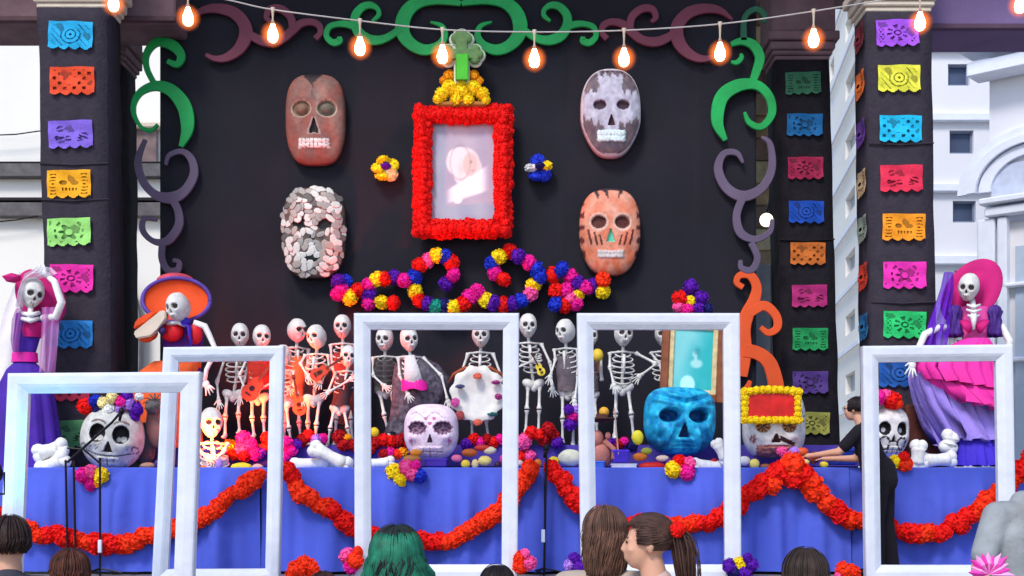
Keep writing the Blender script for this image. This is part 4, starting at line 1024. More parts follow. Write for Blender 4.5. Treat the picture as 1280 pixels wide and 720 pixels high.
drape(rt_('i'), 'shawl', [nk+Vector((0, .05, -.0)), nk+Vector((.05, .04, -.1)), nk+Vector((.10, .03, -.25)), nk+Vector((.08, .02, -.45)), nk+Vector((.0, .02, -.62)), nk+Vector((-.03, .02, -.8))], [.09, .22, .30, .26, .20, .22], VEIL, 26, .35, .10)
m = M(); m.tube([nk+Vector((0, -.085, -.02)), nk+Vector((.03, -.12, -.2)), nk+Vector((.05, -.12, -.32))], [.05, .085, .10], 12, .45); m.build('white_bodice', mat('white_cotton', (210, 204, 204), .8, bump=.6, bscale=30), rt_('i'), smooth=True)
drape(rt_('i'), 'pink_sash', [nk+Vector((.04, -.09, -.27)), nk+Vector((.045, -.10, -.32)), nk+Vector((.05, -.09, -.37))], [.125, .13, .135], mat('hot_pink_satin', (242, 30, 160), .5, var=.2, vscale=20), 20, .55, .06)
m = M()
for sx in (-1, 1): m.ell(P(371+7+sx*4.5, 411, 13.36), (.028, .012, .022), 10, 6)
m.box(P(377, 410, 13.37), (.10, .01, .01)); m.build('glasses', DARK, rt_('c'))

def guitar(label, px, py, Y, ang, L, col, name='guitar'):
    c = P(px, py, Y); root = thing(name, label, 'guitar', c); rot = Matrix.Rotation(R(ang), 3, 'Y')
    poly = []
    for k_ in range(40):
        a = 2*math.pi*k_/40; z = math.cos(a)*L*.26; x = math.sin(a)*L*(.17-.025*math.cos(a))*(1-.32*math.exp(-((math.cos(a)-.15)/.28)**2))
        poly.append((x, z))
    m = M(); m.prism(poly, -.03, .03); m.v = [c+rot@v for v in m.v]; m.build('guitar_body', mat('guitar_%d_%d' % col[:2], col, .35, var=.2, vscale=8), root)
    m = M(); m.lathe((0, -.034, 0), [(.001, 0), (L*.055, 0), (L*.055, .004), (.001, .004)], 16, rot=Matrix.Rotation(R(90), 3, 'X')); m.v = [c+rot@v for v in m.v]; m.build('sound_hole', DARK, root)
    m = M(); m.box((0, -.035, L*.42), (L*.055, .02, L*.46)); m.box((0, -.035, L*.68), (L*.09, .02, L*.10)); m.v = [c+rot@v for v in m.v]; m.build('neck', mat('guitar_neck_dark', (70, 40, 30), .5), root)
    m = M(); m.box((0, -.04, -L*.13), (L*.12, .012, .012)); m.v = [c+rot@v for v in m.v]; m.build('bridge', DARK, root)
guitar('red-orange guitar played by the rosy skeleton', 316, 486, 12.98, 38, .52, (214, 56, 30))
guitar('brown guitar held against the chest of the pinkish skeleton', 400, 466, 12.96, 58, .40, (128, 62, 40))
guitar('orange guitar hanging low under the brown guitar', 374, 506, 12.95, -10, .42, (196, 86, 46))
guitar('small yellow guitar held by the slim skeleton', 675, 462, 13.05, -28, .26, (230, 200, 60))
mr_ = thing('maraca', 'round yellow maraca raised behind the right middle frame post', 'maraca', P(747, 445, 13.2))
M().ell(P(747, 444, 13.2), (.06, .06, .068), 14, 10).build('gourd', mat('yellow_gourd', (226, 190, 60), .5), mr_, smooth=True); M().tube([P(747, 451, 13.2), P(748, 466, 13.2)], .012, 6).build('handle', mat('brown_wood', (110, 60, 36), .6), mr_)
# rosette plate
pp_ = thing('rosette_plate', 'round white ruffled plate with pink, blue and rust rosettes in front of a skeleton', 'plate', P(597, 491, 12.95)); c = P(597, 493, 12.95)
m = M(); m.lathe(c, [(.001, 0), (.12, .006), (.2, .02), (.27, .05), (.275, .035), (.2, -.005), (.001, -.02)], 64, rot=Matrix.Rotation(R(90), 3, 'X'), ruff=lambda i, th: .05*math.sin(th*11) if i in (3, 4) else 0, sy=1.05); m.build('plate_disc', mat('white_plate', (228, 224, 216), .6, var=.1, vscale=12), pp_, smooth=True)
for (x, y, cc_, r) in [(620, 478, 'magenta', 6), (623, 496, 'magenta', 5), (569, 503, 'magenta', 6), (575, 519, 'deepred', 6), (616, 518, 'teal', 7), (575, 483, 'navy', 6), (597, 528, 'orange', 6), (597, 470, 'orange', 6)]:
    put(random.choice(FM), 'rosette', pp_, P(x, y, 12.87), (random.uniform(0, 6), 0, 0), (r*.0081, .02, r*.0081), mat('rosette_'+cc_, tuple(v*.6+60 for v in FC[cc_]), .8))
m = M()
for sx in (-1, 1): m.tube([P(597+sx*6, 462, 12.98), P(597+sx*16, 460, 12.96), P(597+sx*30, 468, 12.96), P(597+sx*36, 478, 12.98)], [.03, .035, .03, .015], 8, .6)
m.build('rust_ribbon', mat('rust_ribbon', (150, 72, 40), .7, var=.3), pp_, smooth=True)

# framed teal picture behind the turquoise skull
fc = P(866, 450, 12.62); fp = thing('framed_picture', 'teal picture with a pale bust in a brown wooden frame above the turquoise skull', 'picture', fc-Vector((0, 0, .35)))
rotp = Euler((R(-4), R(3), 0)); RM = rotp.to_matrix()
def teal(u, v):
    c = mixc((46, 176, 178), (128, 204, 204), sm(.5-.6*u+.3*v)+.2*nz(u, v, 2)); c = mixc(c, (36, 160, 168), .5*math.exp(-el(u, v, .18, .1, .3, .35)))
    f = sm((1.5-min(el(u, v, .10, .20, .12, .13), el(u, v, .13, .06, .08, .12), el(u, v, .18, -.12, .30, .15)))/1.1); c = mixc(c, (176, 222, 216), f*.9); c = mixc(c, (60, 140, 146), .6*sm((1.3-el(u, v, .17, .28, .13, .10))/.8))
    c = mixc(c, (40, 150, 158), .6*math.exp(-el(u, v, .24, .28, .14, .14))*(1-f*.5)); c = mixc(c, (186, 236, 232), sm((1.2-el(u, v, -.22, -.82, .36, .3))/.4)); return c
printed('picture_print', .40, .60, 34, 50, teal, fp, fc+RM@Vector((0, -.005, 0)), rotp)
for nm_, (w0, w1), colr, dp in (('frame_rail', (.25, .325), (134, 74, 44), .05), ('inner_mat', (.20, .25), (214, 190, 140), .03)):
    mt = mat(nm_+'_mat', colr, .45, var=.25, vscale=16)
    hh0, hh1 = (.345, .42) if nm_ == 'frame_rail' else (.30, .345)
    w0_, w1_ = w0-.01, w1-.01
    for (cx_, cz_, sx_, sz_) in ((-(w0_+w1_)/2, 0, w1_-w0_, hh1*2), ((w0_+w1_)/2, 0, w1_-w0_, hh1*2), (0, (hh0+hh1)/2-.002, w0_*2, hh1-hh0), (0, -(hh0+hh1)/2+.002, w0_*2, hh1-hh0)):
        m = M(); m.bbox((cx_, -dp/2, cz_), (sx_, dp, sz_), .008); m.v = [fc+RM@v for v in m.v]; m.build(nm_, mt, fp)

# ------------------------------------------------------------------ small offerings on the table
def on_table(px, Y=12.18): return Vector(((px-640)/FOC*Y, Y, 1.72))
def big_bone(label, a, b, Y, r, col=WHITE):
    A, B = P(a[0], a[1], Y), P(b[0], b[1], Y); d = (B-A).normalized(); side = Vector((-d.z, 0, d.x)); m = M()
    m.tube([A, A+(B-A)*.2, A+(B-A)*.5, A+(B-A)*.8, B], [r*1.1, r*.95, r*.85, r*.95, r*1.1], 12)
    for q, dd in ((A, -1), (B, 1)):
        for s in (-1, 1): m.ell(q+side*s*r*.42+d*dd*r*.35, (r*.84, r*.8, r*.84), 12, 8, disp=.1, dscale=2)
    o = m.build('papier_mache_bone', col, smooth=True, at=(A+B)/2); tag(o, label, 'bone', 'large white bones on the altar edge')
big_bone('upper crossed white bone beside the leftmost dress', (52, 566), (74, 560), 12.15, .075)
big_bone('lower crossed white bone beside the leftmost dress', (56, 586), (76, 575), 12.1, .075)
big_bone('lying white bone under the short skeleton', (372, 582), (412, 578), 12.15, .065)
big_bone('slanting white bone leaning over another, under the short skeleton', (396, 562), (430, 580), 12.05, .068)
big_bone('small lying white bone at the left post of the middle frame', (456, 580), (486, 578), 12.2, .05)
big_bone('lying white bone behind the right post of the right middle frame', (872, 582), (908, 583), 12.2, .06)
big_bone('upright white bone right of the skull behind the person in black', (1146, 580), (1148, 560), 12.12, .068)
big_bone('lying white bone at the foot of the pink catrina', (1158, 576), (1186, 574), 12.15, .066)
big_bone('short white bone stub under the catrina lavender ruffle', (1186, 556), (1188, 548), 12.3, .075)
big_bone('slanted white bone near the white banded skull', (897, 556), (906, 574), 12.1, .05)
def egg(label, px, py, r, col, Y=12.2, cat='candy', name='sugar_candy', sx=1, sz=1):
    c = P(px, py, Y); m = M(); m.ell(c, (r*sx, r*.8, r*sz), 14, 10, disp=.08, dscale=3); o = m.build(name, mat('candy_%d_%d_%d' % col, col, .5, var=.15, vscale=14, bump=.2), smooth=True, at=c-Vector((0, 0, r*sz))); tag(o, label, cat)
OFF = [('bright yellow egg-shaped candy left of the turquoise skull', 797, 547, .062, (236, 222, 50), .9, 1.15), ('pale yellow bread roll left of the central garland gap', 606, 576, .06, (238, 214, 120), 1.1, .8), ('yellow round fruit behind the middle flowers', 468, 540, .045, (240, 196, 30), 1, 1),
       ('pale cream bun beside the yellow rolls under the rosette plate', 612, 563, .05, (226, 214, 178), 1.3, .7), ('cream upright candy beside the pale roll', 594, 580, .035, (226, 206, 150), 1, 1.3), ('yellow candy at the foot of the rosette plate', 582, 580, .045, (240, 206, 60), 1, .9),
       ('yellow fruit with spots under the right middle frame', 692, 577, .05, (238, 206, 50), 1.1, 1), ('large pale cauliflower-like bread next to the spotted yellow fruit', 713, 572, .095, (216, 214, 190), 1.25, .85),
       ('red glossy pepper-like candy under the turquoise skull', 815, 583, .07, (206, 34, 22), 1.9, .6), ('orange gourd left of the red candy', 800, 571, .05, (206, 110, 30), 1.4, .8), ('olive green gourd beside the orange gourd', 808, 564, .045, (150, 156, 50), 1.2, .8),
       ('cream bread roll in front of the turquoise skull chin', 828, 573, .045, (224, 196, 176), 1.4, .7), ('purple candy under the turquoise skull chin', 836, 577, .038, (90, 34, 120), 1, 1), ('yellow bun at the foot of the banded skull', 943, 580, .05, (240, 220, 110), 1, 1),
       ('white bun behind the right frame post', 930, 576, .05, (220, 218, 212), 1.2, .9), ('brown bread loaf under the pinkish skull', 515, 574, .06, (170, 110, 50), 1.5, .7), ('orange fruit beside the pinkish skull chin', 520, 566, .045, (214, 130, 40), 1.3, .8),
       ('rust coloured bread behind the yellow rolls', 587, 566, .055, (184, 90, 30), 1.4, .7), ('red bread behind the cream bun', 603, 560, .05, (196, 50, 36), 1.6, .6), ('orange jelly candy right of the garland peak', 1003, 565, .055, (226, 86, 40), 1.1, .8),
       ('cream cube candy right of the garland peak', 1006, 578, .04, (240, 214, 130), 1.2, .8), ('white rounded candy at left frame foot', 205, 586, .04, (214, 206, 190), 1.6, .7), ('beige clay bowl right of the left skull', 185, 582, .05, (176, 130, 100), 1.5, .6), ('purple candy ring right of the left skull', 197, 580, .035, (70, 44, 110), 1, 1.2),
       ('yellow candle stub cluster at the left garland peak', 302, 584, .055, (244, 206, 40), 1.9, .8), ('rosy bun near the small left frame', 322, 584, .04, (230, 170, 160), 1.4, .8), ('lilac ribbon candy beside the orange-lit skeleton', 274, 580, .045, (190, 140, 210), .8, 1.2), ('pale bun under the central seam', 648, 579, .04, (230, 200, 190), 1.2, .8)]
OFF += [('small orange candy left of the pinkish skull', 478, 579, .035, (230, 120, 40), 1.2, .8), ('pink bun right of the pinkish skull chin', 571, 573, .045, (220, 110, 150), 1.2, .8), ('dark plum candy between the cream rolls', 622, 581, .035, (60, 30, 60), 1, 1), ('magenta candy at the right post of the middle frame', 629, 574, .04, (220, 60, 150), .9, 1.1),
        ('orange fruit left of the spotted yellow fruit', 672, 579, .04, (226, 120, 40), 1, 1), ('green lime right of the pale bread', 728, 582, .032, (110, 150, 50), 1.2, .9), ('red apple-like candy under the teal picture side', 893, 578, .04, (190, 30, 36), 1, 1), ('brown roll beside the white bun behind the frame post', 957, 583, .036, (150, 90, 50), 1.5, .7),
        ('small orange fruit in front of the orange-lit skeleton', 254, 586, .034, (236, 120, 30), 1, 1), ('red candy at the right foot of the small left frame', 345, 586, .036, (200, 40, 40), 1.2, .8), ('yellow candy between the lying bone and the middle frame', 437, 584, .034, (236, 200, 50), 1.1, .9), ('rust bun left of the bone at the middle frame', 449, 577, .036, (170, 90, 50), 1.3, .8), ('cream bun under the clay figure', 737, 578, .036, (230, 214, 180), 1.4, .7), ('yellow lemon by the hand of the person in black', 1030, 581, .034, (236, 214, 60), 1.3, .9)]
for l, x, y, r, c, sx_, sz_ in OFF: egg(l, x, y, r, c, sx=sx_, sz=sz_)
# purple and white candy boxes
for l, x, y, d, c, rz in (('small violet gift box near the right middle frame', 775, 571, (.15, .1, .11), (66, 40, 180), 12), ('low white tray under the violet box', 780, 583, (.24, .14, .04), (214, 210, 214), -6), ('blue gift wrap behind the person in black hand', 1052, 572, (.22, .2, .14), (20, 50, 150), 15), ('violet paper bundle under the pinkish skull', 545, 579, (.2, .12, .07), (70, 40, 150), 8), ('small blue box left of the violet box', 747, 582, (.14, .1, .07), (50, 90, 180), -10)):
    c0 = P(x, y, 12.2); root = thing('gift_box', l, 'box', c0-Vector((0, 0, d[2]/2))); q = Matrix.Rotation(R(rz), 3, 'Z')
    m = M(); m.bbox((0, 0, 0), d, .01); m.v = [c0+q@v for v in m.v]; m.build('box_body', mat('box_%d_%d' % c[:2], c, .5, var=.2), root)
    m = M(); m.bbox((0, 0, d[2]/2), (d[0]*1.06, d[1]*1.06, d[2]*.22), .006); m.v = [c0+q@v for v in m.v]; m.build('lid', mat('boxlid_%d_%d' % c[:2], tuple(min(255, v*1.15+8) for v in c), .5), root)

# flowers in the row at the skeletons' feet and hanging from the table edge
FB_ = 'flower bunches on the table edge'
cluster('magenta, pink and yellow flower bunch hanging under the left skull', [(104, 594, 'magenta', 11), (112, 603, 'magenta', 11), (114, 590, 'pink', 10), (127, 594, 'yellow', 11), (122, 603, 'gold', 8)], 11.95, group=FB_)
cluster('yellow, pink and blue flower bunch hanging under the pinkish skull', [(492, 590, 'yellow', 12), (500, 600, 'yellow', 9), (508, 584, 'pink', 11), (516, 592, 'pink', 11), (525, 595, 'blue', 10), (519, 582, 'magenta', 8)], 11.95, group=FB_)
cluster('yellow, magenta and red flower bunch hanging under the turquoise skull', [(842, 587, 'yellow', 12), (858, 590, 'magenta', 12), (850, 577, 'red', 10), (861, 579, 'pink', 9)], 11.95, group=FB_)
cluster('yellow and orange-red flower bunch hanging right of the person in black', [(1120, 577, 'yellow', 9), (1132, 580, 'orange', 11), (1130, 571, 'red', 8)], 11.95, group=FB_)
FR_ = 'flower heaps at the feet of the skeletons'
cluster('magenta, orange and yellow flower heap at the feet of the grey skeleton', [(287, 557, 'gold', 9), (292, 567, 'orange', 10), (304, 548, 'magenta', 10), (302, 560, 'pink', 9), (313, 556, 'magenta', 9), (318, 567, 'magenta', 10), (306, 570, 'deepred', 9), (326, 566, 'purple', 8)], 12.8, group=FR_)
cluster('red flower heap under the red guitar', [(334, 548, 'red', 9), (340, 560, 'red', 10), (330, 560, 'orange', 9), (343, 572, 'red', 9)], 12.85, group=FR_)
cluster('magenta flower heap right of the small left frame', [(358, 553, 'magenta', 9), (364, 562, 'magenta', 9), (358, 571, 'magenta', 8), (370, 556, 'purple', 8)], 12.8, group=FR_)
cluster('dark red flower heap behind the slanting bone', [(378, 550, 'deepred', 9), (385, 545, 'red', 9), (396, 550, 'lilac', 8), (404, 548, 'magenta', 7), (424, 546, 'deepred', 10), (434, 548, 'gold', 6), (430, 556, 'deepred', 9)], 12.88, group=FR_)
cluster('red flower heap at the left inside the middle frame', [(470, 553, 'deepred', 9), (480, 550, 'red', 9), (490, 553, 'red', 9), (500, 550, 'deepred', 9), (508, 556, 'deepred', 8)], 12.88, group=FR_)
cluster('pink flower row below the rosette plate', [(600, 553, 'magenta', 8), (609, 549, 'deepred', 8), (617, 553, 'red', 8), (626, 549, 'magenta', 8), (634, 553, 'magenta', 9), (592, 549, 'red', 8), (583, 555, 'purple', 8)], 12.88, group=FR_)
cluster('pink and red flower heap at the feet of the slim skeleton', [(655, 552, 'pink', 11), (664, 541, 'red', 9), (673, 543, 'red', 8), (686, 537, 'deepred', 10), (693, 545, 'deepred', 9), (680, 550, 'deepred', 9), (662, 570, 'pink', 9), (650, 572, 'red', 9), (697, 553, 'purple', 8)], 12.85, group=FR_)
cluster('purple and pink flower spray held at the hip of the grey-vested skeleton', [(716, 520, 'magenta', 8), (713, 530, 'purple', 9), (720, 512, 'lilac', 6), (711, 512, 'purple', 7)], 12.95, group=FR_)
cluster('pink flower at the foot of the banded skull', [(985, 572, 'pink', 9), (978, 564, 'pink', 7), (992, 565, 'lilac', 7), (1018, 572, 'brown', 8)], 12.1, group=FR_)

cluster('dark red and magenta flower heap between the short skeleton and the middle frame post', [(440, 556, 'deepred', 8), (448, 560, 'magenta', 8), (455, 556, 'red', 8), (462, 562, 'deepred', 8)], 12.88, group=FR_)
cluster('deep red and purple flower heap behind the clay figure', [(745, 556, 'deepred', 8), (762, 553, 'purple', 8), (772, 556, 'deepred', 8), (780, 552, 'magenta', 7), (790, 557, 'navy', 8)], 12.88, group=FR_)
cluster('small magenta and orange flower heap left of the pinkish skull', [(488, 566, 'magenta', 7), (496, 568, 'orange', 7), (503, 565, 'gold', 7), (480, 568, 'deepred', 7)], 12.6, group=FR_)
# clay figure with hat (partly behind the right middle frame post)
cf = thing('clay_figure', 'pinkish clay figure in a wide brown hat holding a staff, right of the frame post', 'figurine', Vector((P(755, 0, 12.3).x, 12.3, 1.72)))
CLY = mat('rosy_clay', (176, 110, 100), .7, var=.25, vscale=10, bump=.4); HAT = mat('brown_hat', (78, 46, 36), .8, var=.2)
m = M(); m.ell(P(752, 570, 12.3), (.10, .09, .12), 14, 10, disp=.12, dscale=3); m.ell(P(747, 548, 12.3), (.06, .06, .08), 12, 8); m.tube([P(756, 552, 12.28), P(768, 562, 12.2), P(766, 574, 12.15)], [.03, .026, .02], 8); m.ell(P(760, 545, 12.28), (.03, .03, .04), 10, 6); m.build('figure_body', CLY, cf, smooth=True)
m = M(); m.lathe(P(752, 524, 12.3), [(.001, .055), (.055, .05), (.06, 0), (.15, -.005), (.155, .012), (.06, -.03), (.001, -.03)], 24); m.build('hat', HAT, cf, smooth=True)
m = M(); m.ell(P(755, 515, 12.3), (.05, .05, .05), 12, 8); m.build('yellow_ball', mat('gold_ball', (222, 162, 50), .5), cf, smooth=True)
M().tube([P(768, 510, 12.15), P(773, 568, 12.15)], .007, 6).build('staff', mat('pale_rod', (190, 160, 150), .5), cf)
pm = thing('clay_figure', 'dark brown and white puppet figure behind the right post of the left frame', 'figurine', Vector((P(195, 0, 12.5).x, 12.5, 1.72)))
m = M(); m.ell(P(195, 530, 12.55), (.10, .08, .24), 14, 10, disp=.15, dscale=4); m.build('figure_body', mat('brown_rosy_cloth', (140, 96, 90), .9, var=.35), pm, smooth=True)
m = M(); m.ell(P(190, 508, 12.42), (.07, .06, .07), 12, 8, disp=.2, dscale=5)
for k_ in range(12):
    a = k_*math.pi/6; c0 = P(194, 502, 12.4); m.tube([c0, c0+Vector((math.cos(a)*.08, -.02, math.sin(a)*.07)), c0+Vector((math.cos(a)*.12, 0, math.sin(a)*.10-.02))], [.008, .008, .003], 4)
m.build('head_and_plume', mat('grey_black_feather', (90, 84, 84), .9, var=.6, vscale=18), pm, smooth=True)
# dark grey wrapped bundle next to left skull
m = M(); m.ell(P(180, 556, 12.6), (.12, .1, .22), 14, 10, disp=.1, dscale=3); tag(m.build('cloth_bundle', mat('charcoal_cloth', (70, 62, 66), .9, var=.3), smooth=True, at=on_table(180, 12.6)), 'charcoal cloth bundle right behind the left skull', 'bundle')
tag(M().bbox(P(1160, 545, 12.68), (.46, .1, .62), .02).build('brown_box', mat('rust_brown_panel', (92, 46, 36), .8, var=.3, bump=.4), at=P(1160, 585, 12.68)), 'rusty brown board standing behind the bones at right', 'board')
M_ = None

# ------------------------------------------------------------------ catrinas and charro
def skirt(root, name, material, rows, n=80, waves=14, amp=.06, sy=.7):
    """rows: (centre_x_px, y_px, half_width_px) in the plane Y0; pleated cone"""
    m = M(); k = skirt.Y/FOC
    for i, (x, y, hw) in enumerate(rows):
        c = P(x, y, skirt.Y); t = i/(len(rows)-1)
        for j in range(n):
            a = 2*math.pi*j/n; r = hw*k*(1+amp*t*math.sin(a*waves)+amp*.4*t*math.sin(a*waves*2.3+1))
            m.v.append(c+Vector((math.cos(a)*r, math.sin(a)*r*sy, amp*.25*t*math.sin(a*waves*.5)*hw*k)))
    for i in range(len(rows)-1):
        for j in range(n): m.f.append([i*n+j, i*n+(j+1) % n, (i+1)*n+(j+1) % n, (i+1)*n+j])
    return m.build(name, material, root, smooth=True)
def fig_skull(root, px, py, Y, hpx, rot): 
    return put_skull(root, P(px, py, Y), rot, hpx*Y/FOC/.255)
def disc_hat(root, name, px, py, Y, rx, rz, tilt, material, rim=None, crown=True, lean=25):
    c = P(px, py, Y); q = Matrix.Rotation(R(tilt), 3, 'Y') @ Matrix.Rotation(R(90-lean), 3, 'X'); k = Y/FOC
    m = M(); m.lathe(c, [(.001, .10 if crown else .02), (.10, .10 if crown else .02), (.12, .0), (.6, -.005), (.95, .04), (1.0, .07), (1.0, .05), (.95, .015), (.6, -.03), (.001, -.03)], 40, rot=None)
    m.v = [c+q@Vector(((v-c).x*rx*k, (v-c).y*rz*k, (v-c).z*(.9 if not crown else 1))) for v in m.v]
    o = m.build(name, material, root, smooth=True)
    if rim:
        m = M(); m.tube([c+q@Vector((math.cos(a)*rx*k, math.sin(a)*rz*k, .06)) for a in [2*math.pi*t/48 for t in range(49)]], .022, 6); m.build('hat_rim', rim, root, smooth=True)
    return o
def arm(root, name, pts, rad, Y, material, hnd=None):
    m = M(); m.tube([P(a, b, Y+c) for a, b, c in pts], [r*Y/FOC for r in rad], 10); m.build(name, material, root, smooth=True)
    if hnd: m = M(); hand(m, P(pts[-1][0], pts[-1][1], Y+pts[-1][2]), P(pts[-1][0], pts[-1][1], Y+pts[-1][2])-P(pts[-2][0], pts[-2][1], Y+pts[-2][2]), 1.5); m.build('hand', material, root, smooth=True)
PUR = mat('violet_dress', (70, 34, 150), .75, var=.2, vscale=3, bump=.3); MAG = mat('magenta_felt', (196, 24, 112), .75, var=.15, vscale=4); HPK = mat('hot_pink_dress', (240, 50, 160), .7, var=.12, vscale=4, bump=.3)
LAV = mat('lavender_ruffle', (164, 140, 230), .75, var=.1, vscale=5, bump=.3); VIO = mat('violet_band', (64, 44, 190), .75, var=.15, vscale=5, bump=.3)
VPK = mat('sheer_pink_veil', (206, 130, 200), .8, var=.15, alpha=.62); VWH = mat('sheer_white_veil', (232, 222, 232), .8, var=.1, alpha=.55); VPU = mat('sheer_purple_veil', (104, 30, 190), .8, var=.2, alpha=.85)

c1 = thing('catrina_figure', 'skeleton lady in a purple dress, magenta hat and veil at the far left', 'figure', Vector((P(32, 0, 12.4).x, 12.4, 1.72)), 'dressed skeleton ladies at the altar ends')
skirt.Y = 12.4
skirt(c1, 'skirt', PUR, [(31, 452, 12), (31, 462, 22), (32, 480, 31), (33, 510, 36), (34, 550, 40), (35, 594, 44)], waves=11, amp=.09)
skirt(c1, 'bodice', PUR, [(37, 392, 17), (37, 405, 18), (33, 425, 16), (31, 442, 13), (31, 452, 14)], waves=4, amp=.02, sy=.6)
skirt(c1, 'bodice_front', MAG, [(43, 404, 14), (42, 412, 15), (40, 422, 12)], waves=4, amp=.02, sy=1.0)
skirt(c1, 'belt', mat('shiny_magenta_belt', (222, 20, 150), .3, var=.2), [(31, 441, 15.5), (31, 453, 16.5)], waves=4, amp=.01, sy=.75)
m = M(); m.tube([P(38, 400, 12.2), P(38, 386, 12.28), P(40, 374, 12.34)], [.03, .026, .026], 8)
for dy in (392, 399): m.tube([P(27, dy-1, 12.27), P(38, dy+2, 12.18), P(49, dy-1, 12.27)], [.02, .024, .02], 8)
m.build('neck_bones', WHITE, c1, smooth=True)
fig_skull(c1, 40, 366, 12.3, 40, (R(8), R(8), R(38)))
m = M(); cc = []                                              # big sweeping hat
c0 = P(51, 373, 12.46); q = Matrix.Rotation(R(62), 3, 'Y') @ Matrix.Rotation(R(70), 3, 'X')
m.lathe((0, 0, 0), [(.001, .12), (.10, .11), (.13, .0), (.22, .0), (.30, .03), (.29, .015), (.22, -.02), (.001, -.02)], 40, sx=1.0, sy=.72); m.v = [c0+q@v for v in m.v]; m.build('hat', MAG, c1, smooth=True)
m = M(); m.add([P(26, 344, 12.35), P(14, 341, 12.3), P(2, 345, 12.3), P(8, 352, 12.3), P(18, 354, 12.33), P(27, 350, 12.38), P(20, 346, 12.2)], [(0, 1, 6), (1, 2, 6), (2, 3, 6), (3, 4, 6), (4, 5, 6), (5, 0, 6), (0, 1, 2, 3, 4, 5)]); m.build('hat_tip', MAG, c1)
def veil(root, name, pts, material, Y):      # hanging sheet with folds: pts rows of (xl, xr, y)
    m = M(); n = 18
    for i, (a, b, y) in enumerate(pts):
        for j in range(n+1):
            t = j/n; p = P(a+(b-a)*t, y, Y); p.y += .05*math.sin(t*math.pi*5+i*.3)*(.4+.6*i/len(pts)); m.v.append(p)
    for i in range(len(pts)-1):
        for j in range(n): m.f.append([i*(n+1)+j, i*(n+1)+j+1, (i+1)*(n+1)+j+1, (i+1)*(n+1)+j])
    return m.build(name, material, root, smooth=True)
veil(c1, 'veil', [(24, 62, 340), (16, 74, 360), (4, 76, 390), (-4, 74, 420), (-8, 70, 450), (-10, 62, 485)], VWH, 12.66)
veil(c1, 'veil', [(46, 64, 334), (30, 72, 342), (26, 36, 352), (22, 31, 366), (20, 28, 384)], VWH, 12.2)
veil(c1, 'veil', [(20, 30, 385), (14, 28, 400), (12, 24, 425), (16, 22, 440)], VPK, 12.25)
veil(c1, 'veil', [(52, 72, 384), (52, 74, 400), (50, 73, 430), (47, 70, 465)], VPK, 12.2)
arm(c1, 'arm', [(54, 398, -.02), (70, 396, -.1), (77, 378, -.12), (68, 352, -.1), (56, 342, -.05)], [5, 5, 5, 4.2, 3.5], 12.3, WHITE, True)

c2 = thing('catrina_figure', 'skeleton lady in hot pink and lavender ruffles with tilted magenta hat at right', 'figure', Vector((P(1212, 0, 12.4).x, 12.4, 1.72)), 'dressed skeleton ladies at the altar ends')
def flare(name, mat_, rows, amp, waves, Y=12.4, th=.30):
    m = M(); n = 70
    for i, (xl, xr, yl, yr) in enumerate(rows):
        for j in range(n):
            a = 2*math.pi*j/n; c_, s_ = math.cos(a), math.sin(a); t = (c_+1)/2; t2 = i/(len(rows)-1)
            x = xl+(xr-xl)*t; y = yl+(yr-yl)*t; p = P(x, y, Y); p.y += s_*th*(.5+.5*t2)*(1+amp*t2*math.sin(a*waves)); p.z += .35*amp*t2*math.sin(a*waves*.5)*.3
            p.x += amp*.35*t2*math.sin(a*waves); m.v.append(p)
    for i in range(len(rows)-1):
        for j in range(n): m.f.append([i*n+j, i*n+(j+1) % n, (i+1)*n+(j+1) % n, (i+1)*n+j])
    return m.build(name, mat_, c2, smooth=True)
flare('overskirt', HPK, [(1203, 1236, 424, 424), (1180, 1243, 436, 436), (1150, 1247, 447, 450), (1146, 1250, 458, 470), (1156, 1251, 474, 490)], .10, 18, th=.26, Y=12.32)
flare('overskirt_flounce', HPK, [(1152, 1250, 468, 482), (1164, 1252, 478, 496), (1188, 1254, 500, 518)], .20, 22, th=.30, Y=12.32)
flare('lavender_skirt', LAV, [(1196, 1240, 440, 440), (1139, 1244, 455, 470), (1142, 1246, 474, 496), (1156, 1250, 506, 526), (1184, 1252, 548, 552)], .18, 20, th=.22)
flare('lavender_ruffle', LAV, [(1141, 1160, 452, 455), (1140, 1166, 474, 478), (1150, 1178, 500, 505), (1166, 1196, 530, 532), (1186, 1206, 552, 550)], .5, 14, th=.05, Y=12.46)
flare('hem_band', VIO, [(1194, 1248, 540, 540), (1191, 1251, 556, 556), (1189, 1253, 582, 582)], .10, 18, th=.24)
skirt(c2, 'bodice', mat('pink_bodice', (240, 84, 170), .7, var=.1), [(1218, 384, 19), (1218, 398, 18), (1218, 412, 16), (1219, 430, 16)], waves=4, amp=.02, sy=.55)
m = M()
for sx_ in (-1, 1): m.tube([P(1218+sx_*13, 402, 12.26), P(1218+sx_*8, 408, 12.2), P(1218+sx_*6, 416, 12.22)], [.05, .055, .02], 10, .5)
m.build('bodice_trim', MAG, c2, smooth=True)
m = M(); m.tube([P(1215, 375, 12.34), P(1217, 385, 12.24), P(1217, 398, 12.2), P(1217, 412, 12.2)], [.03, .026, .03, .012], 8)
for yy, ww in ((383, 8), (389, 9), (396, 7)): m.tube([P(1217-ww, yy-2, 12.24), P(1217, yy+1, 12.19), P(1217+ww, yy-2, 12.24)], [.012, .016, .012], 7)
m.build('neck_bones', WHITE, c2, smooth=True)
fig_skull(c2, 1211, 359, 12.28, 36, (R(4), R(8), R(-28)))
m = M(); c0 = P(1214, 366, 12.44); q = Matrix.Rotation(R(-54), 3, 'Y') @ Matrix.Rotation(R(76), 3, 'X')
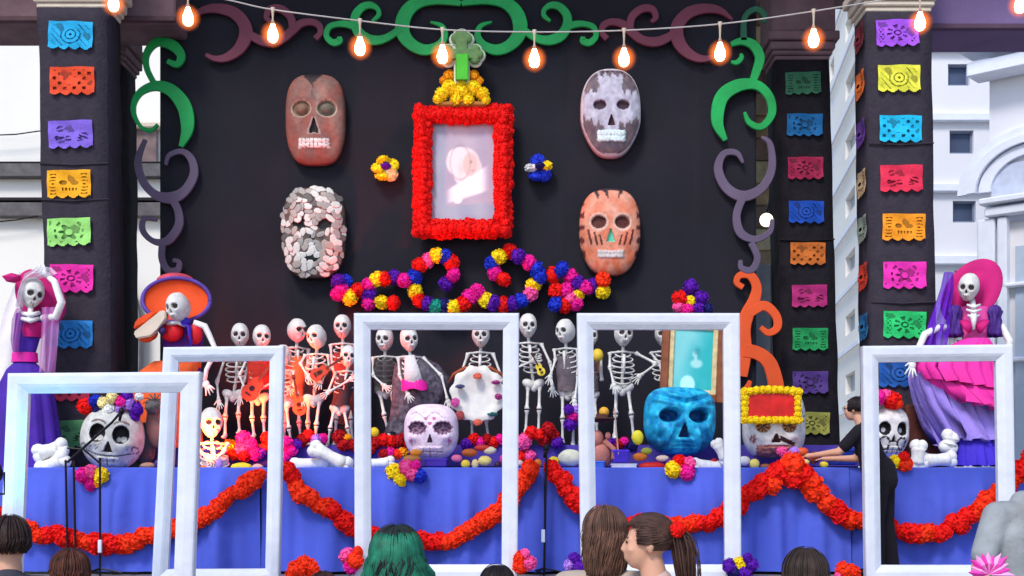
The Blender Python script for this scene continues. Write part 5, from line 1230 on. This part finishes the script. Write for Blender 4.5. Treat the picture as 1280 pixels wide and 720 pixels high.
m.lathe((0, 0, 0), [(.001, .14), (.11, .13), (.14, .0), (.26, .0), (.36, .03), (.37, .02), (.25, -.02), (.001, -.02)], 44, sx=1.0, sy=.66); m.v = [c0+q@v for v in m.v]; m.build('hat', MAG, c2, smooth=True)
veil(c2, 'veil', [(1180, 1192, 340), (1176, 1192, 360), (1168, 1188, 385), (1160, 1186, 410), (1155, 1182, 434)], VPU, 12.33)
veil(c2, 'veil', [(1184, 1196, 396), (1183, 1196, 410), (1181, 1196, 434)], VWH, 12.5)
for sx_ in (-1, 1):
    m = M()
    m.lathe(P(1218+sx_*25, 402, 12.36), [(.02, .16), (.05, .14), (.065, .09), (.045, .04), (.062, -.01), (.05, -.05), (.075, -.11), (.06, -.15), (.04, -.12)], 40, ruff=lambda i, th: .26*math.sin(th*5+i*1.3)+.14*math.sin(th*11))
    m.build('sleeve', mat('indigo_sleeve', (74, 40, 130), .6, var=.2), c2, smooth=True)
arm(c2, 'arm', [(1190, 408, 0), (1172, 410, -.05), (1156, 418, -.08), (1148, 436, -.1), (1142, 452, -.12)], [4, 4.5, 4.5, 4, 3.5], 12.4, WHITE, True)
arm(c2, 'arm', [(1246, 400, 0), (1254, 412, -.05), (1262, 426, -.08), (1258, 446, -.1)], [4, 4.5, 4.5, 3.5], 12.4, WHITE, True)

c3 = thing('charro_figure', 'skeleton musician in an orange sombrero and red-purple jacket at the backdrop left edge', 'figure', Vector((P(222, 0, 12.9).x, 12.9, 1.95)))
disc_hat(c3, 'sombrero', 222, 378, 13.05, 42, 30, 4, mat('orange_felt', (226, 78, 26), .75, var=.12, vscale=4), mat('violet_rim', (92, 62, 150), .7, var=.3), lean=18)
m = M(); m.ell(P(219, 352, 13.3), (.2, .14, .09), 16, 10); m.build('sombrero_crown', mat('pinkish_crown', (200, 70, 90), .7, var=.4, vscale=5), c3, smooth=True)
fig_skull(c3, 223, 384, 12.74, 38, (R(0), R(-6), R(-24)))
JK = mat('violet_jacket', (82, 24, 120), .75, var=.3, vscale=5)
skirt.Y = 12.95
skirt(c3, 'jacket', JK, [(228, 402, 8), (228, 408, 22), (228, 418, 27), (228, 432, 25), (228, 450, 22), (228, 490, 24)], waves=3, amp=.02, sy=.5)
m = M(); m.ell(P(215, 415, 12.8), (.115, .06, .10), 14, 10); m.ell(P(244, 417, 12.8), (.075, .05, .11), 14, 10); m.build('red_heart_panels', mat('red_satin2', (214, 16, 30), .5, var=.15), c3, smooth=True)
m = M(); m.tube([P(222, 402, 12.78), P(236, 408, 12.72), P(239, 428, 12.73), P(238, 440, 12.75)], [.03, .032, .02, .016], 8, .5); m.ell(P(231, 402, 12.76), (.06, .04, .045), 10, 7); m.build('blue_scarf', mat('indigo_scarf', (58, 32, 160), .6, var=.2), c3, smooth=True)
m = M(); m.tube([P(210, 405, 12.78), P(222, 403, 12.74), P(232, 408, 12.76)], [.04, .035, .02], 8, .6); m.tube([P(242, 403, 12.78), P(256, 408, 12.8), P(262, 420, 12.8), P(270, 438, 12.75), P(258, 462, 12.72), P(256, 476, 12.7)], [.03, .035, .03, .026, .022, .02], 9); hand(m, P(256, 476, 12.7), Vector((.4, 0, -1)), 1.4); m.build('bone_arms', WHITE, c3, smooth=True)
m = M(); m.tube([P(206, 418, 12.8), P(200, 412, 12.75), P(203, 404, 12.72)], [.035, .03, .02], 8); m.ell(P(203, 413, 12.7), (.035, .03, .035), 10, 7); m.build('cuff', mat('dark_violet_cuff', (60, 40, 96), .7), c3, smooth=True)
skirt(c3, 'serape', mat('orange_serape', (224, 92, 40), .8, var=.25, vscale=6), [(222, 452, 30), (214, 462, 36), (206, 476, 42), (205, 500, 44), (205, 560, 46)], waves=6, amp=.08, sy=.5)
th = thing('folded_hat', 'cream wedge-shaped hat with orange brim edges held up by the charro figure', 'hat', P(188, 412, 12.7))
def slab(root, name, pts, Y, t, material):
    m = M(); m.prism([(P(a, b, Y).x, P(a, b, Y).z) for a, b in pts], Y-t, Y+t); 
    bm = bmesh.new(); vs = [bm.verts.new(v) for v in m.v]; [bm.faces.new([vs[i] for i in f]) for f in m.f]
    bmesh.ops.bevel(bm, geom=bm.edges[:], offset=.012, segments=2, affect='EDGES'); bm.verts.index_update(); m2 = M(); m2.v = [v.co.copy() for v in bm.verts]; m2.f = [[v.index for v in f.verts] for f in bm.faces]; bm.free()
    return m2.build(name, material, root, smooth=False)
slab(th, 'cream_side', [(168, 416), (186, 402), (203, 388), (209, 390), (209, 399), (198, 412), (190, 421), (172, 424)], 12.7, .05, mat('cream_felt', (214, 196, 176), .8, var=.12))
slab(th, 'orange_edge', [(168, 412), (171, 401), (182, 394), (192, 390), (198, 391), (184, 404)], 12.76, .05, mat('orange_felt', (226, 78, 26)))
slab(th, 'orange_edge', [(173, 424), (190, 420), (197, 414), (195, 422), (184, 428), (176, 427)], 12.76, .05, mat('orange_felt', (226, 78, 26)))

# ------------------------------------------------------------------ white photo frames
WF = mat('white_gloss_paint', (216, 218, 228), .42, var=.07, vscale=5, bump=.25, bscale=16, spec=.4)
def photo_frame(label, tl, tr, bl_, br, Y, wpx, zb=None, yawd=0):
    """corner pixels; bl_/br give lean, zb the height of the feet"""
    A, B = P(*tl, Y), P(*tr, Y); C_, D = P(*bl_, Y), P(*br, Y)
    if zb is not None:
        C_ = A+(C_-A)*((A.z-zb)/(A.z-C_.z)); D = B+(D-B)*((B.z-zb)/(B.z-D.z))
    wd = wpx*Y/FOC
    ctr = (A+B+C_+D)/4; dirx = Vector((math.tan(R(yawd)), 0, 0))
    for v in (A, B, C_, D): v.y += (v.x-ctr.x)*math.tan(R(yawd))
    root = thing('photo_frame', label, 'frame', (C_+D)/2, 'big white photo frames standing before the altar')
    cor = [A, B, D, C_]; prof = [(0, .045), (0, -.034), (.06, -.044), (.16, -.047), (.55, -.045), (.70, -.036), (.95, -.014), (1.0, -.010), (1.0, .045)]
    def inner(i, f):
        p, q, r_ = cor[i-1], cor[i], cor[(i+1) % 4]; a = (p-q).normalized(); b = (r_-q).normalized(); return q+(a+b)*f*wd/max(.2, a.cross(b).length)
    for i in range(4):
        j = (i+1) % 4; m = M(); k = len(prof)
        for c_ in (i, j):
            for f, dy in prof: m.v.append(inner(c_, f)+Vector((0, dy, 0)))
        m.f = [[s_, (s_+1) % k, k+(s_+1) % k, k+s_] for s_ in range(k)]+[list(range(k)), [k+s_ for s_ in range(k)][::-1]]
        m.build('frame_rail', WF, root)
    return root
photo_frame('large leaning white photo frame at the left around the flower-crowned skull', (12, 467), (252, 465), (3, 680), (243, 715), 9.5, 25, 0.0)
photo_frame('narrow white photo frame behind the large leaning left one', (207, 435), (355, 432), (193, 718), (349, 718), 10.9, 18, .72, 4)
photo_frame('tall white photo frame around the pinkish skull in the middle', (443, 392), (649, 392), (444, 716), (647, 716), 11.2, 20, .72)
photo_frame('tall white photo frame around the turquoise skull, right of the middle', (721, 392), (924, 392), (726, 716), (926, 716), 11.2, 20, .72)
photo_frame('lower white photo frame at the right in front of the pink catrina', (1077, 433), (1264, 431), (1081, 716), (1269, 716), 11.15, 20, .72)
FF = 'flowers tied to the feet of the white frames'
for l, lst in (('pink and orange flower bunch at the left foot of the middle frame', [(434, 695, 'pink', 11), (444, 700, 'orange', 12), (438, 708, 'magenta', 10), (447, 690, 'orange', 8)]),
               ('orange and pink flower bunch at the right foot of the middle frame', [(652, 698, 'orange', 12), (661, 704, 'pink', 11), (650, 708, 'orange', 11), (656, 692, 'pink', 7)]),
               ('purple flower with a yellow middle at the right foot of the right middle frame', [(925, 706, 'yellow', 11), (912, 708, 'purple', 11), (938, 706, 'purple', 11), (930, 716, 'purple', 11), (917, 716, 'navy', 9), (934, 697, 'purple', 7)]),
               ('purple flower at the left foot of the right middle frame', [(718, 698, 'purple', 9), (712, 706, 'lilac', 9), (722, 708, 'purple', 10)]),
               ('orange flower at the left foot of the rightmost frame', [(1054, 712, 'orange', 12), (1064, 716, 'orange', 11), (1050, 720, 'pink', 9)])):
    cluster(l, lst, 11.05, group=FF)
cluster('large orange flower head with pale tips left of the green-haired person', [(372, 712, 'orange', 13), (386, 710, 'orange', 13), (380, 704, 'orange', 11), (366, 718, 'orange', 11), (393, 718, 'orange', 11), (378, 701, 'cream', 6)], 10.6)
sp = thing('pinwheel_flower', 'spiky pink paper pinwheel flower at the lower right in front of the grey shirt', 'flower', P(1238, 708, 5.4)); PKP = mat('pink_foil', (236, 60, 170), .4, var=.2); PKL = mat('pale_pink_foil', (246, 170, 220), .4)
for k_ in range(12):
    a = R(k_*16-2); d = Vector((math.cos(a), -.1, math.sin(a))); c0 = P(1236, 718, 5.4); m = M(); s_ = Vector((-d.z, 0, d.x))*.022
    L = random.uniform(.085, .11); m.add([c0, c0+d*L*.5+s_, c0+d*L, c0+d*L*.5-s_, c0+d*L*.5+Vector((0, -.02, 0))], [(0, 1, 4), (1, 2, 4), (2, 3, 4), (3, 0, 4), (0, 1, 2, 3)]); m.build('petal', PKP if k_ % 2 else PKL, sp)

# microphone stands
BLK = mat('matte_black_metal', (22, 20, 26), .45, .3)
def mic(label, poles, boom=None, clip=None, Y=11.75):
    root = thing('microphone_stand', label, 'stand', P(poles[0][0], 720, Y))
    for x0_, y0_, x1_ in poles: M().tube([P(x0_, y0_, Y), P(x1_, 722, Y)], .011, 8).build('pole', BLK, root)
    if boom: M().tube([P(a, b, Y) for a, b in boom], .012, 8).build('boom', BLK, root)
    if clip: M().bbox(P(*clip, Y-.03), (.035, .03, .12), .006).build('clip', mat('white_clip', (214, 220, 236), .4), root)
    m = M(); p = P(poles[-1][2], 716, Y)
    for a in range(3): m.tube([p+Vector((0, 0, .04)), p+Vector((math.cos(a*2.1)*.2, math.sin(a*2.1)*.2, -.0))], .009, 6)
    m.build('tripod_base', BLK, root); m = M()
    q = P(*(boom[-1] if boom else poles[0][:2]), Y); m.ell(q, (.028, .028, .036), 10, 8); m.tube([q, q+Vector((-.02, 0, -.09))], [.02, .012], 8); m.build('microphone', BLK, root, smooth=True)
mic('three-legged black microphone stand with a slanted boom in front of the left skull', [(82, 575, 85), (92, 575, 95), (125, 572, 125)], [(84, 578), (104, 560), (140, 528), (152, 514)], (125, 683))
M().tube([P(84, 560, 11.75), P(105, 562, 11.75), P(126, 580, 11.75)], .010, 6).build('crossbar', BLK, bpy.data.objects['microphone_stand'])
mic('black microphone stand in front of the tablecloth seam between the middle frames', [(683, 560, 680)], None, (679, 670))

# stage lamps (lit)
def par(label, p, tgt, col, power, spot=50, r=.07):
    p = Vector(p); d = (Vector(tgt)-p).normalized(); root = thing('stage_lamp', label, 'lamp', p); q = d.to_track_quat('Z', 'Y').to_matrix()
    m = M(); m.lathe((0, 0, 0), [(.001, -.12), (r*.8, -.11), (r, -.02), (r*1.05, .03), (r*.95, .03), (r*.9, .0)], 20); m.v = [p+q@v for v in m.v]; m.build('lamp_can', BLK, root, smooth=True)
    m = M(); m.lathe((0, 0, .005), [(.001, 0), (r*.9, 0), (r*.9, -.004), (.001, -.004)], 20); m.v = [p+q@v for v in m.v]; m.build('lens', mat('lens_%d_%d' % col[:2], col, .3, var=0, emis=(col, 4)), root)
    m = M(); m.tube([p+Vector((-r*1.2, 0, 0)), p+Vector((-r*1.2, 0, -r*1.7)), p+Vector((r*1.2, 0, -r*1.7)), p+Vector((r*1.2, 0, 0))], .008, 6); m.build('yoke', BLK, root)
    l = bpy.data.lights.new('lamp_light', 'SPOT'); l.energy = power; l.color = lin(col); l.spot_size = R(spot); l.spot_blend = .9; l.shadow_soft_size = .05
    o = bpy.data.objects.new('lamp_light', l); link(o); o.parent = root; o.location = d*.05; o.rotation_euler = d.to_track_quat('-Z', 'Y').to_euler()
par('small stage lamp shining orange on the skeletons from behind the left frame post', P(238, 574, 12.25), P(335, 500, 13.1), (255, 84, 18), 520, 80)
par('small red stage lamp on the shelf among the left skeletons', P(345, 555, 13.05), P(376, 380, 14.0), (255, 30, 24), 80, 90, .04)
par('cyan stage lamp at the far left edge washing the leaning frame', P(-14, 590, 8.9), P(70, 560, 9.6), (60, 190, 255), 15, 110, .09)

# ------------------------------------------------------------------ people
SK = mat('skin', (214, 160, 132), .55, var=.06, vscale=9, spec=.35); SK.node_tree.nodes['Principled BSDF'].inputs['Subsurface Weight'].default_value = .06
def cap(m, a, b, ra, rb, n=14):           # tapered capsule
    a, b = Vector(a), Vector(b); m.tube([a, b], [ra, rb], n); m.ell(a, ra, n, 8); m.ell(b, rb, n, 8)
def remesh(o, vox, it=6):
    md = o.modifiers.new('remesh', 'REMESH'); md.mode = 'VOXEL'; md.voxel_size = vox; md.use_smooth_shade = True
    s = o.modifiers.new('smooth', 'SMOOTH'); s.iterations = it; s.factor = .5
def local(m, loc, yaw):
    q = Matrix.Rotation(R(yaw), 3, 'Z'); m.v = [Vector(loc)+q@v for v in m.v]; return m
def person(label, loc, yaw, H, hair=None, shirt=(90, 90, 90), pants=(50, 50, 70), hairc=(50, 34, 28), el_=None, wr=None, vox=.011, headturn=0, slim=1.0, hoff=(0, 0, 0), lean=(0, 0), skin=None, feet=None, long_sleeve=False, detail=False):
    """loc on the ground; faces -Y when yaw is 0; el_/wr = local (scaled to 1.7 m) elbow and wrist positions (left,right)"""
    skin = skin or SK; s = H/1.7; V = lambda x, y, z: Vector((x*s, y*s, z*s))
    el_ = el_ or ((-.25, .02, 1.12), (.25, .02, 1.12)); wr = wr or ((-.27, -.08, .88), (.27, -.08, .88)); feet = feet or ((-.10, .02), (.10, .02))
    root = thing('person', label, 'person', loc); HT = Matrix.Rotation(R(headturn), 3, 'Z')
    lx, ly = lean
    L = lambda x, y, z: V(x+lx*max(0, z-.9), y+ly*max(0, z-.9), z)
    m = M()
    cap(m, L(0, 0, .95), L(0, 0, 1.1), .13*s*slim, .115*s*slim); cap(m, L(-.05, 0, 1.1), L(-.07, 0, 1.32), .09*s*slim, .095*s); cap(m, L(.05, 0, 1.1), L(.07, 0, 1.32), .09*s*slim, .095*s)
    cap(m, L(-.13, .01, 1.40), L(.13, .01, 1.40), .06*s, .06*s); cap(m, L(0, .015, 1.40), L(0, .0, 1.54)+V(*hoff), .062*s, .052*s)
    # head
    hc = L(0, -.01, 1.61)+V(*hoff)
    hm = M(); e = lambda x, y, z, r: hm.ell((x*s, y*s, z*s), tuple(v*s for v in r), 24, 16)
    e(0, .012, .03, (.074, .092, .082)); e(0, -.03, -.02, (.060, .066, .085)); e(0, -.045, -.075, (.036, .035, .028)); e(0, -.055, -.01, (.052, .035, .055))
    hm.tube([(0, -.088*s, .010*s), (0, -.104*s, -.022*s), (0, -.090*s, -.030*s)], [.009*s, .0125*s, .009*s], 10); e(-.011, -.094, -.027, (.008, .009, .007)); e(.011, -.094, -.027, (.008, .009, .007))
    e(0, -.088, -.052, (.022, .011, .006)); e(0, -.086, -.061, (.019, .011, .007))
    for sx_ in (-1, 1):
        e(sx_*.030, -.080, .022, (.022, .012, .006)); e(sx_*.036, -.068, -.022, (.020, .018, .018)); e(sx_*.027, -.078, .004, (.014, .010, .009))
        hm.ell((sx_*.076*s, .008*s, -.006*s), (.010*s, .020*s, .031*s), 12, 10); 
    hm.v = [hc+HT@v for v in hm.v]; m.add(hm.v, hm.f)
    for i, sx_ in ((0, -1), (1, 1)):
        sh = L(sx_*.165, .01, 1.395); E_ = V(*el_[i]); W_ = V(*wr[i]); cap(m, sh, E_, .052*s, .040*s); cap(m, E_, W_, .039*s, .026*s)
        d = (W_-E_).normalized(); sd_ = d.orthogonal(); sd_ = Vector((0, 0, 1)).cross(d); sd_ = sd_.normalized() if sd_.length > .1 else Vector((0, 1, 0)); up_ = d.cross(sd_)
        cap(m, W_, W_+d*.06*s, .026*s, .030*s, 10); cap(m, W_+d*.05*s-sd_*.018*s, W_+d*.07*s+sd_*.018*s, .019*s, .019*s, 8)
        for k in range(4):
            st = W_+d*.085*s+sd_*(k-1.5)*.019*s; ln = (.062, .072, .067, .052)[k]*s; cap(m, st, st+d*ln*.55-up_*.006*s, .0098*s, .009*s, 8); cap(m, st+d*ln*.55-up_*.006*s, st+d*ln-up_*.02*s, .009*s, .0075*s, 8)
        st = W_+d*.03*s-sd_*.026*s; cap(m, st, st+(d-sd_*.7).normalized()*.05*s, .0115*s, .0095*s, 8)
    for i, sx_ in ((0, -1), (1, 1)):
        hp = V(sx_*.085, 0, .93); F_ = V(feet[i][0], feet[i][1], .08); K_ = (hp+F_)/2+V(0, -.02, .02)
        cap(m, hp, K_, .088*s*slim, .058*s); cap(m, K_, F_, .055*s, .038*s); cap(m, F_-V(0, 0, .03), F_-V(0, .13, .045), .036*s, .03*s)
    local(m, loc, yaw); body = m.build('body', skin, root, smooth=True); remesh(body, vox)
    # clothing
    m = M(); g = .014*s
    cap(m, L(0, 0, .92), L(0, 0, 1.1), .145*s*slim, .13*s*slim); cap(m, L(-.05, 0, 1.08), L(-.075, 0, 1.31), .105*s*slim, .108*s); cap(m, L(.05, 0, 1.08), L(.075, 0, 1.31), .105*s*slim, .108*s); cap(m, L(-.13, .01, 1.395), L(.13, .01, 1.395), .072*s, .072*s); cap(m, L(0, .02, 1.40), L(0, .02, 1.45), .075*s, .066*s)
    for i, sx_ in ((0, -1), (1, 1)):
        sh = L(sx_*.165, .01, 1.395); E_ = V(*el_[i]); W_ = V(*wr[i])
        if long_sleeve: cap(m, sh, E_, .066*s, .054*s); cap(m, E_, E_.lerp(W_, .95), .054*s, .038*s)
        else: cap(m, sh, sh.lerp(E_, .72), .068*s, .062*s)
    local(m, loc, yaw); t = m.build('shirt', mat('shirt_%d_%d_%d' % shirt, shirt, .9, var=.18, vscale=7, bump=.9, bscale=9), root, smooth=True); remesh(t, vox, 14)
    m = M(); cap(m, V(0, 0, .93), V(0, 0, 1.02), .150*s*slim, .135*s*slim)
    for i, sx_ in ((0, -1), (1, 1)):
        hp = V(sx_*.085, 0, .93); F_ = V(feet[i][0], feet[i][1], .10); K_ = (hp+F_)/2+V(0, -.02, .02); cap(m, hp, K_, .105*s*slim, .085*s*slim); cap(m, K_, F_, .085*s*slim, .088*s*slim)
    local(m, loc, yaw); t = m.build('trousers', mat('trousers_%d_%d_%d' % pants, pants, .9, var=.15, bump=.5, bscale=10), root, smooth=True); remesh(t, vox*1.1, 4)
    for i, sx_ in ((0, -1), (1, 1)):
        m = M(); F_ = V(feet[i][0], feet[i][1], .045); m.ell(F_+V(0, -.07, 0), (.05*s, .14*s, .044*s), 14, 8); local(m, loc, yaw); m.build('shoe', BLK, root, smooth=True)
    # eyes and brows
    for sx_ in (-1, 1):
        m = M(); m.ell(hc+HT@V(sx_*.028, -.0835, .010), tuple(v*s for v in (.0125, .007, .0065)), 12, 8); local(m, loc, yaw); m.build('eye', mat('eye_dark', (40, 28, 26), .3), root, smooth=True)
        m = M(); m.tube([hc+HT@V(sx_*.014, -.093, .028), hc+HT@V(sx_*.030, -.092, .034), hc+HT@V(sx_*.046, -.080, .029)], [.003*s, .004*s, .002*s], 6); local(m, loc, yaw); m.build('eyebrow', mat('brow_brown', (52, 34, 28), .8), root, smooth=True)
    if hair: hair(root, hc, HT, s, hairc, loc, yaw)
    return root, hc, HT, s
def hairmat(c):
    k = 'hair_%d_%d_%d' % c
    if k in MC: return MC[k]
    m = mat(k, c, .55, var=.55, vscale=26, spec=.3)
    return m
def strands(style):
    """style: len (below head centre, m), vol, n, part, tie(None or local pos), streak"""
    def f(root, hc, HT, s, col, loc, yaw):
        rnd = random.Random(int(hc.z*1e4)+int(loc[0]*100)); r0 = Vector((.084, .102, .092))*s*style.get('cap', 1.0); m = M(); vol = style.get('vol', 1.0)
        C0 = Vector((0, .014, .032))*s
        # scalp cap (open at the face)
        seg, rg = 40, 22; vs = []; ok = []
        for i in range(rg+1):
            ph = math.pi*i/rg*.70
            for k in range(seg):
                th = 2*math.pi*k/seg; d = Vector((math.sin(ph)*math.cos(th), math.sin(ph)*math.sin(th), math.cos(ph))); vs.append(C0+Vector((d.x*r0.x, d.y*r0.y, d.z*r0.z))*(1+.015*noise.noise(d*9)))
        face = lambda p: p.y < -.052*s and p.z < .068*s or (p.y < -.01*s and p.z < -.0*s and abs(p.x) < .2) 
        fs = []
        for i in range(rg):
            for k in range(seg):
                q = (i*seg+k, (i+1)*seg+k, (i+1)*seg+(k+1) % seg, i*seg+(k+1) % seg)
                if not any(face(vs[a]) for a in q): fs.append(q)
        m.add(vs, fs)
        tie = style.get('tie'); ln = style.get('len', .2)*s
        for t in range(int(style.get('n', 260)*2.3)):
            th = rnd.uniform(0, 2*math.pi); ph0 = rnd.uniform(0.02, .95 if not tie else 1.9)
            d = lambda ph: Vector((math.sin(ph)*math.cos(th), math.sin(ph)*math.sin(th), math.cos(ph)))
            off = rnd.uniform(1.01, 1.05+.07*vol)+(rnd.uniform(.03, .12) if rnd.random() < .06 else 0); pts = []
            if tie:
                tv = Vector(tie)*s; p0 = C0+Vector((d(ph0).x*r0.x, d(ph0).y*r0.y, d(ph0).z*r0.z))*1.01
                if face(p0): continue
                for q in range(7):
                    a = q/6; p = p0.lerp(tv, a); dd = (p-C0); nrm_ = Vector((dd.x/r0.x, dd.y/r0.y, dd.z/r0.z)).length
                    if nrm_ < 1.02: p = C0+dd*(1.02+.015*rnd.random())/max(.2, nrm_)
                    pts.append(p)
                rr = rnd.uniform(.002, .0042)*s; pts = [q_+Vector((rnd.uniform(-1, 1), rnd.uniform(-1, 1), rnd.uniform(-1, 1)))*.0018 for q_ in pts]; m.tube(pts, [rr*.6]+[rr]*5+[rr*.5], 4); continue
            steps = 9; wob = rnd.uniform(-.10, .10); fx = style.get('curl', .01)*s; L = ln*rnd.uniform(.8, 1.08); phs = rnd.uniform(0, 6)
            side_front = math.sin(th) < -.35
            for q in range(steps+1):
                ph = ph0+(1.62-ph0)*q/steps; dd = d(ph)
                p = C0+Vector((dd.x*r0.x, dd.y*r0.y, dd.z*r0.z))*(off-.03*(1-q/steps)); pts.append(p)
            if any(face(p) and p.z < .03*s for p in pts) or (side_front and abs(math.cos(th)) < .75): 
                if math.sin(th) < -.5: continue
            last = pts[-1]; down = max(.0, L-(C0.z-0)-0)
            for q in range(1, 9):
                a = q/8; p = last+Vector((last.x*(.10*vol*math.sin(a*3.0)-.25*a*a*(1-vol*.4)), last.y*(.05*math.sin(a*3)-.15*a*a), -L*a))+Vector((math.sin(a*7+phs)*fx, math.cos(a*6+phs)*fx, 0)); pts.append(p)
            rr = rnd.uniform(.0018, .0042)*s; k_ = len(pts); m.tube(pts, [rr*(.5+.5*min(1, i/4)) if i < k_-3 else rr*(k_-i)/4 for i in range(k_)], 4, .6)
        if tie:
            tv = Vector(tie)*s; tl = style.get('tail', .2)*s; dr = Vector(style.get('taildir', (0, .5, -1))).normalized()
            for t in range(260):
                a0 = rnd.uniform(0, 6.28); rr0 = rnd.uniform(0, .022)*s; o0 = Vector((math.cos(a0)*rr0, math.sin(a0)*rr0, rnd.uniform(-.01, .01)*s)); pts = []; L = tl*rnd.uniform(.75, 1.05); sp_ = rnd.uniform(.8, 1.7)
                for q in range(9):
                    a = q/8; pts.append(tv+o0*(1+sp_*math.sin(a*2.6))+Vector((dr.x*L*math.sin(a*1.2)*.9, dr.y*L*math.sin(a*1.6)*.6, -L*a*a*.4-L*a*.6+.02*s*math.sin(a*3.14)*2)))
                m.tube(pts, [.002*s]+[.0032*s]*6+[.002*s, .0008*s], 4, .6)
        m.v = [hc+HT@v for v in m.v]; local(m, loc, yaw); o = m.build('hair', hairmat(col), root, smooth=True)
        st = style.get('streak')
        if st:
            m = M(); 
            for t in range(230):
                th = rnd.uniform(R(10), R(170)); pts = []; ph0 = rnd.uniform(.75, 1.3)
                for q in range(8):
                    ph = ph0+(1.62-ph0)*q/7; pts.append(C0+Vector((math.sin(ph)*math.cos(th)*r0.x, math.sin(ph)*math.sin(th)*r0.y, math.cos(ph)*r0.z))*(1.13+.05*vol-.03*(1-q/7)))
                last = pts[-1]
                for q in range(1, 7): a = q/6; pts.append(last+Vector((last.x*.25*vol*math.sin(a*2.6)+.012*math.sin(a*8+th*9), last.y*.1*a, -ln*.95*a)))
                m.tube(pts, [.002*s]+[.0042*s]*(len(pts)-2)+[.001], 4, .6)
            m.v = [hc+HT@v for v in m.v]; local(m, loc, yaw); m.build('hair_streaks', hairmat(st), root, smooth=True)
    return f
GZ = 0.0
def at_head(px, ytop, Y, hair_extra=.0):
    """ground position and height for a person whose head top is at that pixel"""
    p = P(px, ytop, Y); return Vector((p.x, Y, 0)), (p.z-.012)/1.018
def headp(label, px, ytop, Y, yaw, hair, hairc, shirt, base=0, **kw):
    l, H = at_head(px, ytop, Y); l.z = base; H = H-base/1.018
    return person(label, l, yaw, H, hair, hairc=hairc, shirt=shirt, **kw)
short = strands(dict(len=.07, vol=.3, n=420, curl=.004)); bob = strands(dict(len=.20, vol=.35, n=520, curl=.006))
headp('girl with shoulder-length brown hair and beige top, seen from behind, left of the embracing pair', 757, 630, 4.7, 172, strands(dict(len=.21, vol=.45, n=620, curl=.008)), (98, 68, 54), (176, 160, 146), vox=.008)
g2, hc2, HT2, s2_ = headp('girl with dark ponytail leaning her face to the brown-haired girl, shown in profile', 833, 640, 4.55, -92, strands(dict(n=620, tie=(.01, .115, .045), tail=.26, taildir=(.1, .4, -1), cap=1.04)), (72, 48, 40), (200, 170, 160), vox=.007, lean=(0, -.10))
q = Matrix.Rotation(R(-92), 3, 'Z'); lc = g2.location+q@(hc2+HT2@Vector((.050, .104, .055)))
tie = thing('hair_flower', 'red scrunchie flower on the dark ponytail', 'hair flower', lc)
put(FM[1], 'flower', tie, lc, (0, 0, 0), (.026, .026, .032), fmat('red'))
headp('person with wavy green and dark hair seen from behind, right of the orange flower', 495, 660, 4.4, 186, strands(dict(len=.24, vol=1.5, n=560, curl=.012, cap=1.14, streak=(24, 104, 78))), (34, 42, 38), (60, 50, 60), vox=.009)
headp('dark-haired spectator cropped by the lower left corner', 12, 642, 4.9, 195, short, (44, 26, 22), (60, 60, 70))
headp('brown-haired child spectator at the lower left beside the leaning frame', 88, 684, 4.9, 180, short, (84, 44, 30), (200, 80, 150))
headp('spectator whose dark hair top shows at the foot of the middle frame', 622, 704, 5.0, 180, bob, (28, 20, 22), (60, 40, 60))
headp('spectator with smooth dark hair at the lower right beside the orange flower', 1007, 684, 4.4, 178, strands(dict(len=.16, vol=.5, n=640, curl=.006, cap=1.05)), (52, 38, 32), (90, 80, 90))
headp('partly hidden dark-haired spectator below the pink flower bunch', 404, 712, 5.6, 180, short, (60, 34, 30), (120, 60, 60))
# person in black at the altar
pb, hb_, HB_, sb = person('person in black clothes and glasses reaching to the altar, behind the rightmost frame post', Vector((P(1101, 0, 11.6).x, 11.6, .72)), -122, 1.61, strands(dict(len=.05, vol=.2, n=420, curl=.003)), hairc=(36, 24, 26), shirt=(26, 22, 30), pants=(24, 20, 28),
       el_=((-.22, -.30, 1.14), (.20, -.34, 1.20)), wr=((-.16, -.54, 1.14), (.12, -.62, 1.17)), vox=.009, lean=(0, -.34), slim=1.08, feet=((-.12, .05), (.12, -.02)))
m = M()
for sx_ in (-1, 1): m.lathe((0, 0, 0), [(.020, 0), (.0235, 0), (.0235, .003), (.020, .003), (.020, 0)], 20, rot=Matrix.Rotation(R(90), 3, 'X')) if False else m.tube([hb_+Vector((sx_*.028+.021*math.cos(a), -.098, .010+.017*math.sin(a))) for a in [k*math.pi/8 for k in range(17)]], .0022, 5)
for sx_ in (-1, 1): m.tube([hb_+Vector((sx_*.049, -.098, .012)), hb_+Vector((sx_*.078, 0, .006))], .0022, 5)
m.tube([hb_+Vector((-.007, -.098, .012)), hb_+Vector((.007, -.098, .012))], .002, 5)
local(m, pb.location, -122); m.build('glasses', DARK, pb)
# person in grey at the right edge
person('person in a light grey shirt cropped by the right edge, beside the pink pinwheel', Vector((P(1270, 0, 6.3).x, 6.3, 0)), 22, 1.74, strands(dict(len=.10, vol=.4, n=420, curl=.006)), hairc=(40, 24, 24), shirt=(150, 154, 156), pants=(120, 150, 170),
       el_=((-.26, -.04, 1.14), (.28, -.06, 1.12)), wr=((-.24, -.16, .90), (.22, -.20, .92)), vox=.009, headturn=-20, hoff=(.03, -.12, -.13), lean=(0, -.12), slim=1.05, long_sleeve=False)
